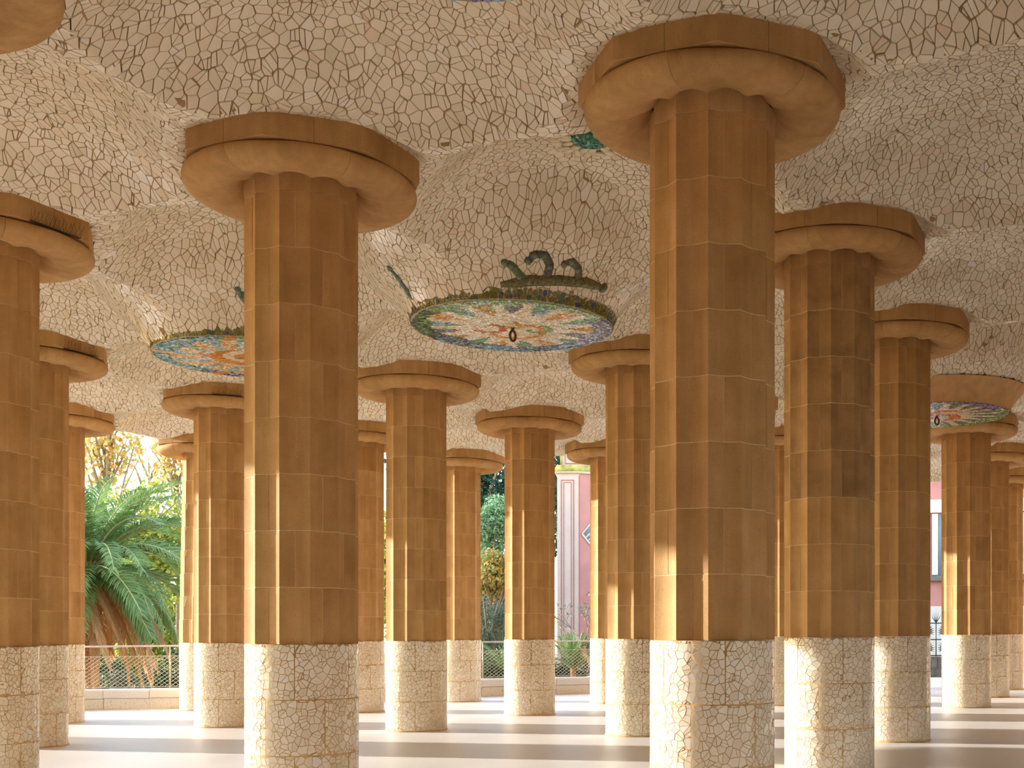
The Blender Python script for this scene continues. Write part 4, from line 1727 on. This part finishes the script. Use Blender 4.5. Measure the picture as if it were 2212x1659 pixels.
    tree('grey olive tree in the lower garden gap', at(1056, 1352, 48), (1.25, 1.0, 1.45), 7500, 0.12, olive, rnd, -2.2, 0.10, 14, 'olive_tree', aspect=0.22)
    tree('dark shrub behind the net in the garden gap', at(1058, 1470, 41), (1.2, 0.8, 1.35), 5000, 0.12, shrub, rnd, -2.2, 0.05, 12, 'garden_shrub', 'shrub')
    tree('dark shrub behind the net at the foot of the pink tower', at(1228, 1475, 41), (1.3, 0.7, 1.15), 5000, 0.12, shrub, rnd, -2.2, 0.05, 12, 'garden_shrub', 'shrub')
    tree('dark shrub beside the largest column behind the railing', at(1330, 1440, 43), (1.4, 0.8, 1.5), 3500, 0.14, shrub, rnd, -2.2, 0.05, 12, 'garden_shrub', 'shrub')
    # a thin branching tree in front of the tower
    c = at(1240, 1222, 43)
    root = empty('thin_tree', (c.x + 0.35, c.y, -2.2), 'thin bare-branched tree with few olive leaves in front of the pink tower', 'tree', kind='thing')
    mb = MB()
    tips = []
    base = Vector((0.15, 0, 0))

    def grow(p, d, L_, r, depth):
        q = p + d * L_
        m = p.lerp(q, 0.5) + Vector((rnd.uniform(-1, 1), rnd.uniform(-1, 1), rnd.uniform(-0.2, 0.6))) * L_ * 0.08
        mb.tube([p, m, q], [r, r * 0.85, r * 0.65], 5)
        if depth == 0:
            tips.append((q, d))
            return
        for _ in range(3 if depth > 1 else 4):
            nd = (d + Vector((rnd.uniform(-0.9, 0.9), rnd.uniform(-0.6, 0.6), rnd.uniform(-0.25, 0.45)))).normalized()
            grow(q if rnd.random() < 0.7 else m, nd, L_ * rnd.uniform(0.5, 0.72), r * 0.55, depth - 1)
    grow(base, Vector((0.05, 0, 1)), 3.4, 0.045, 0)
    fork = tips[0][0]
    tips.clear()
    for dx, dz in ((-0.75, 0.7), (0.8, 0.75), (-0.25, 1.0), (0.3, 0.9), (-0.95, 0.35)):
        grow(fork, Vector((dx, rnd.uniform(-0.3, 0.3), dz)).normalized(), rnd.uniform(0.75, 1.1), 0.026, 3)
    mb.build('branch', BARK, root)
    V, F, T = [], [], []
    for q, d in tips:
        if rnd.random() < 0.25:
            continue
        for _ in range(4):
            dv = (d + Vector((rnd.uniform(-1, 1), rnd.uniform(-1, 1), rnd.uniform(-1.4, 0.2)))).normalized()
            s = dv.cross(Vector((rnd.uniform(-1, 1), rnd.uniform(-1, 1), 1))).normalized() * 0.022
            l = rnd.uniform(0.11, 0.17)
            b = len(V)
            V += [q, q + dv * l * 0.5 + s, q + dv * l, q + dv * l * 0.5 - s]
            F += [(b, b + 1, b + 2), (b, b + 2, b + 3)]
            tn = rnd.random()
            T += [tn, tn]
    if F:
        o = link('foliage', mesh_fast('foliage', np.array([tuple(v) for v in V]), [i for f in F for i in f], np.arange(0, 3 * len(F), 3), [3] * len(F), olive, tone=T), root)
        o['kind'] = 'stuff'
    # --- spiky young palms by the tower
    young = mat_leaf('young_palm_green', [(0.06, 0.14, 0.04), (0.13, 0.24, 0.07), (0.24, 0.36, 0.10)], 0.3)
    for (px, py, Y, cnt, sc, lab) in ((1238, 1445, 40, 22, 0.40, 'young palm with upright spiky fronds at the foot of the pink tower'),
                                      (1096, 1450, 40, 16, 0.36, 'young palm with yellowish fronds peeping out beside the slender middle column')):
        c = at(px, py, Y)
        root = empty('young_palm', (c.x, c.y, -2.2), lab, 'palm', kind='thing')
        mb = MB()
        mb.lathe([(0.10, 0), (0.12, 0.6), (0.09, c.z + 2.2)], 10)
        mb.build('trunk', fibre, root)
        ribs2 = []
        for e0, dr in ((1.45, 0.35), (1.1, 0.6), (0.75, 0.9)):
            me, pts = frond_mesh('frond', 3.2, e0, dr, young, rach, rnd, 34, 0.75, 0.35, 0.35)
            m2 = MB()
            m2.tube(pts, [0.04 - 0.03 * k / len(pts) for k in range(len(pts))], 5)
            ribs2.append((me, m2.mesh('rib', rach)))
        for k in range(cnt):
            me, rm = ribs2[min(2, int(3 * k / cnt))]
            o = link('frond', me, root)
            o.location = (0, 0, c.z + 2.15)
            o.rotation_euler = (rnd.uniform(-0.3, 0.3), 0, k * ga)
            s = sc * rnd.uniform(0.8, 1.15)
            o.scale = (s, s, s)
            link('rib', rm, o)
    c = at(1252, 1398, 38.6)
    root = empty('dead_frond', c, 'single dry orange palm frond drooping behind the net near the tower', 'palm frond', kind='thing')
    me, pts = frond_mesh('leaflet', 1.65, -0.75, 0.75, dead, rachd, rnd, 30, 0.42, 0.25, 0.1)
    o = link('leaflet', me, root)
    o['kind'] = 'stuff'
    mb = MB()
    mb.tube(pts, [0.03 - 0.022 * k / len(pts) for k in range(len(pts))], 5)
    mb.build('rib', rachd, root)
    root.rotation_euler = (0.0, 0, 0.5)


# ------------------------------------------------------------------ buildings beyond the garden
def build_buildings():
    pale = mat_plain('pale_pink_stucco', (0.56, 0.43, 0.37), 0.9, 0.06, 1.5)
    pink = mat_plain('dusty_pink_stucco', (0.50, 0.215, 0.19), 0.9, 0.10, 1.2)
    line = mat_plain('red_painted_line', (0.42, 0.13, 0.08), 0.8, 0.15, 6)
    white = mat_plain('white_stucco', (0.64, 0.57, 0.51), 0.85, 0.06, 4)
    moss = mat_plain('mossy_cornice', (0.38, 0.31, 0.07), 0.95, 0.5, 3.5)
    glass = mat_plain('window_glass', (0.16, 0.18, 0.20), 0.1, 0.3, 0.8)
    # the tower: its narrow front face and a broad pink side face
    Y = 50.0
    c0 = at(1203.5, 1340, Y)
    c1 = at(1251.5, 1340, Y)
    w = c1.x - c0.x
    top = at(1227, 1022, Y).z
    gz = -2.2
    root = empty('pavilion_tower', (c1.x, Y, gz), 'pink and white pavilion tower with double red panel lines and mossy cornice', 'tower', kind='thing')
    zt = top - gz
    mb = MB()
    a = math.radians(24)
    sd = Vector((math.cos(a), math.sin(a), 0))
    sn = Vector((math.sin(a), -math.cos(a), 0))
    S = 4.6
    pts = [Vector((-w, 0, 0)), Vector((0, 0, 0)), sd * S, sd * S + Vector((-2, 4, 0)), Vector((-w - 0.2, 4.5, 0))]
    vs_ = [p + Vector((0, 0, z)) for z in (0, zt) for p in pts]
    mb.add(vs_, [(0, 1, 6, 5)], mi=0)
    mb.add(vs_, [(1, 2, 7, 6)], mi=1)
    mb.add(vs_, [(2, 3, 8, 7), (3, 4, 9, 8), (4, 0, 5, 9), (5, 6, 7, 8, 9)], mi=1)
    mb.build('wall', [pale, pink], root)
    # double red lines as shallow raised frames on the front face
    for inset, th, name in ((0.16, 0.035, 'panel_line'), (0.27, 0.022, 'panel_line')):
        mb = MB()
        x0, x1 = -w + inset, -inset - 0.06
        z0, z1 = 1.0, zt - 0.28 - (inset - 0.16) * 0.9
        y0, y1 = -0.02, 0.01
        mb.box(x0, y0, z0, x0 + th, y1, z1)
        mb.box(x1 - th, y0, z0, x1, y1, z1)
        mb.box(x0 + th, y0, z1 - th, x1 - th, y1, z1)
        mb.build(name, line, root)
    mb = MB()
    mb.box(-0.025, -0.015, 0.5, 0.015, 0.02, zt - 0.1)
    mb.build('corner_line', line, root)
    # cornice: a white moulding with a mossy sloped top
    mb = MB()
    prof = [(0.0, 0.0), (0.06, 0.0), (0.10, 0.07), (0.06, 0.10), (0.0, 0.10)]
    ring = [pts[4], pts[0], pts[1], pts[2], pts[3]]
    cen = sum(ring, Vector()) / 5

    def band(prof, name, mat, zb):
        mb = MB()
        n = len(prof)
        vs2 = []
        for p in ring:
            d = Vector((p.x - cen.x, p.y - cen.y, 0)).normalized()
            for o_, h_ in prof:
                q = p + d * o_ * 1.4
                vs2.append((q.x, q.y, zb + h_))
        fs = []
        for k in range(5):
            k2 = (k + 1) % 5
            for q in range(n - 1):
                fs.append((k * n + q, k2 * n + q, k2 * n + q + 1, k * n + q + 1))
        mb.add(vs2, fs)
        mb.build(name, mat, root)
    band([(0.0, 0.0), (0.07, 0.0), (0.11, 0.05), (0.11, 0.10), (0.0, 0.11)], 'cornice_moulding', white, zt - 0.02)
    band([(0.14, 0.09), (0.15, 0.14), (0.02, 0.36), (-0.15, 0.38)], 'mossy_ledge', moss, zt - 0.02)
    # the next stage
    mb = MB()
    mb.box(-w + 0.12, 0.25, zt + 0.2, 2.2, 3.5, zt + 2.4)
    mb.build('upper_stage', pale, root)
    mb = MB()
    mb.box(-w + 0.10, 0.21, zt + 0.25, -w + 0.19, 0.3, zt + 2.4)
    mb.build('yellow_edge', moss, root)
    mb = MB()
    mb.box(-w + 0.30, 0.22, zt + 0.42, -w + 0.33, 0.26, zt + 2.2)
    mb.box(-w + 0.33, 0.22, zt + 0.42, -w + 0.95, 0.26, zt + 0.46)
    mb.build('panel_line', line, root)
    # diamond medallion on the pink side
    mc = sd * 0.92 + Vector((0, 0, at(1275, 1155, Y + 0.4).z - gz))
    hw, hh = 0.80, 0.95
    dia = [mc - sd * hw, mc + Vector((0, 0, hh)), mc + sd * hw, mc - Vector((0, 0, hh))]
    mb = MB()
    mb.add([p + sn * 0.02 for p in dia], [(0, 3, 2, 1)])
    mb.build('medallion_panel', glass, root)
    mb = MB()
    for k in range(4):
        mb.tube([dia[k] + sn * 0.03, dia[(k + 1) % 4] + sn * 0.03], 0.035, 6)
    mb.build('medallion_frame', white, root)
    mb = MB()
    for k in range(5):
        t = 0.2 + 0.15 * k
        mb.tube([mc - sd * hw * (1 - t) + Vector((0, 0, -hh * t * 0.8)) + sn * 0.03, mc + sd * hw * (t - 0.3) + Vector((0, 0, hh * (1 - t) * 0.5)) + sn * 0.03], 0.05, 5)
    mb.build('carved_relief', white, root)

    # --- the pink house on the right
    Y = 58.0
    p0 = at(1950, 1400, Y)
    root = empty('pink_house', (p0.x, Y, -1.0), 'pink house with white window frames seen in a strip near the right edge', 'house', kind='thing')
    Mx = Matrix.Rotation(math.radians(-12), 4, 'Z')
    gz = -1.0
    Z = lambda py: at(2022, py, Y).z - gz
    mb = MB()
    mb.box(-1.5, 0.0, 0, 9.0, 5, Z(1005), Mx)
    mb.build('wall', pink, root)
    mb = MB()
    mb.box(-1.6, -0.25, Z(1110), 9.0, 0.02, Z(1082), Mx)
    mb.build('lintel', white, root)
    mb = MB()
    mb.box(-1.6, -0.35, Z(1256), 9.0, 0.02, Z(1245), Mx)
    mb.build('sill', mat_plain('dark_sill', (0.16, 0.14, 0.12), 0.8, 0.2, 5), root)
    mb = MB()
    mb.box(-1.6, -0.12, 0.0, 9.0, 0.02, Z(1310), Mx)
    mb.build('plinth_band', white, root)
    shut = mat_plain('grey_shutter', (0.52, 0.52, 0.53), 0.6, 0.05, 6)
    for k in range(4):
        x = -0.6 + k * 2.0
        f = MB()
        for xa, xb in ((x, x + 0.28), (x + 1.42, x + 1.70)):
            f.box(xa, -0.18, Z(1243), xb, 0.02, Z(1112), Mx)
        fr = f.build('window_frame', white, root)
        f = MB()
        f.box(x + 0.28, -0.03, Z(1243), x + 1.42, 0.03, Z(1112), Mx)
        f.build('pane', glass, fr)
        f = MB()
        hgt = Z(1112) - Z(1243)
        for q in range(14):
            z = Z(1243) + hgt * q / 14
            f.box(x + 0.85, -0.08, z + 0.02, x + 1.42, -0.035, z + hgt / 14 - 0.01, Mx)
        f.build('shutter', shut, fr)
    mb = MB()
    mb.box(-1.9, -0.6, Z(1005), 9.2, 5.2, Z(985), Mx)
    mb.build('eave', white, root)

    # --- iron fence on a dark plinth at the edge of the court
    Y = 45.0
    z0, z1 = at(2022, 1418, Y).z, at(2022, 1345, Y).z
    xw = at(2022, 1400, Y).x
    dk = mat_plain('dark_fence_stone', (0.12, 0.10, 0.08), 0.95, 0.4, 4, bump=0.5)
    root = empty('plinth_wall', (xw, Y, floor_z(xw)), 'dark rough stone plinth under the iron fence near the right edge', 'wall', kind='thing')
    rb = z0 - floor_z(xw)
    for k in range(7):
        for r in range(2):
            mb = MB()
            x = -2.8 + 0.8 * k + (0.4 if r else 0)
            mb.box(x + 0.01, -0.25, -0.1 + r * (rb + 0.1) / 2 + 0.008, x + 0.79, 0.25, -0.1 + (r + 1) * (rb + 0.1) / 2)
            mb.build('plinth_stone', dk, root)
    root = empty('iron_fence', (xw, Y, z0), 'black wrought iron fence with fan leaf motifs near the right edge', 'fence', kind='thing')
    H = z1 - z0
    iron = mat_plain('black_iron', (0.02, 0.02, 0.022), 0.5, 0.2, 9, 0.4)
    mb = MB()
    for z in (0.04, H * 0.5, H - 0.02):
        mb.tube([(-2.7, 0, z), (2.7, 0, z)], 0.022, 6)
    mb.build('fence_rail', iron, root)
    q = 0.66
    bar = MB()
    bar.tube([(0, 0, 0), (0, 0, H)], 0.02, 6)
    barm = bar.mesh('fence_bar', iron)
    fan = MB()
    for k in range(13):
        a = math.radians(-20 + 220 * k / 12)
        r = 0.27 + 0.04 * math.sin(a)
        pth = [Vector((0, 0, 0)), Vector((math.cos(a) * r * 0.6, 0, math.sin(a) * r * 0.6)), Vector((math.cos(a) * r, -0.02, math.sin(a) * r - 0.01))]
        fan.tube(pth, [0.012, 0.020, 0.004], 5)
    fan.tube([(0, 0, -H * 0.22), (0, 0, 0)], 0.014, 5)
    fanm = fan.mesh('fan_leaf', iron)
    spike = MB()
    for k in range(5):
        a = math.radians(50 + 20 * k)
        spike.tube([(0, 0, 0), (math.cos(a) * 0.17, 0, math.sin(a) * 0.20), (math.cos(a) * 0.27, 0, math.sin(a) * 0.42)], [0.016, 0.014, 0.003], 5)
    spikem = spike.mesh('fence_spike', iron)
    for k in range(9):
        x = -2.64 + q * k
        o = link('fence_bar', barm, root)
        o.location = (x, 0, 0)
        if k < 8:
            for r in range(2):
                o = link('fan_leaf', fanm, root)
                o.location = (x + q / 2, 0, H * (0.22 + 0.5 * r))
        o = link('fence_spike', spikem, root)
        o.location = (x, 0, H)


build_rosettes()
build_bird_wires()
build_terrace_edge()
build_garden()
build_buildings()
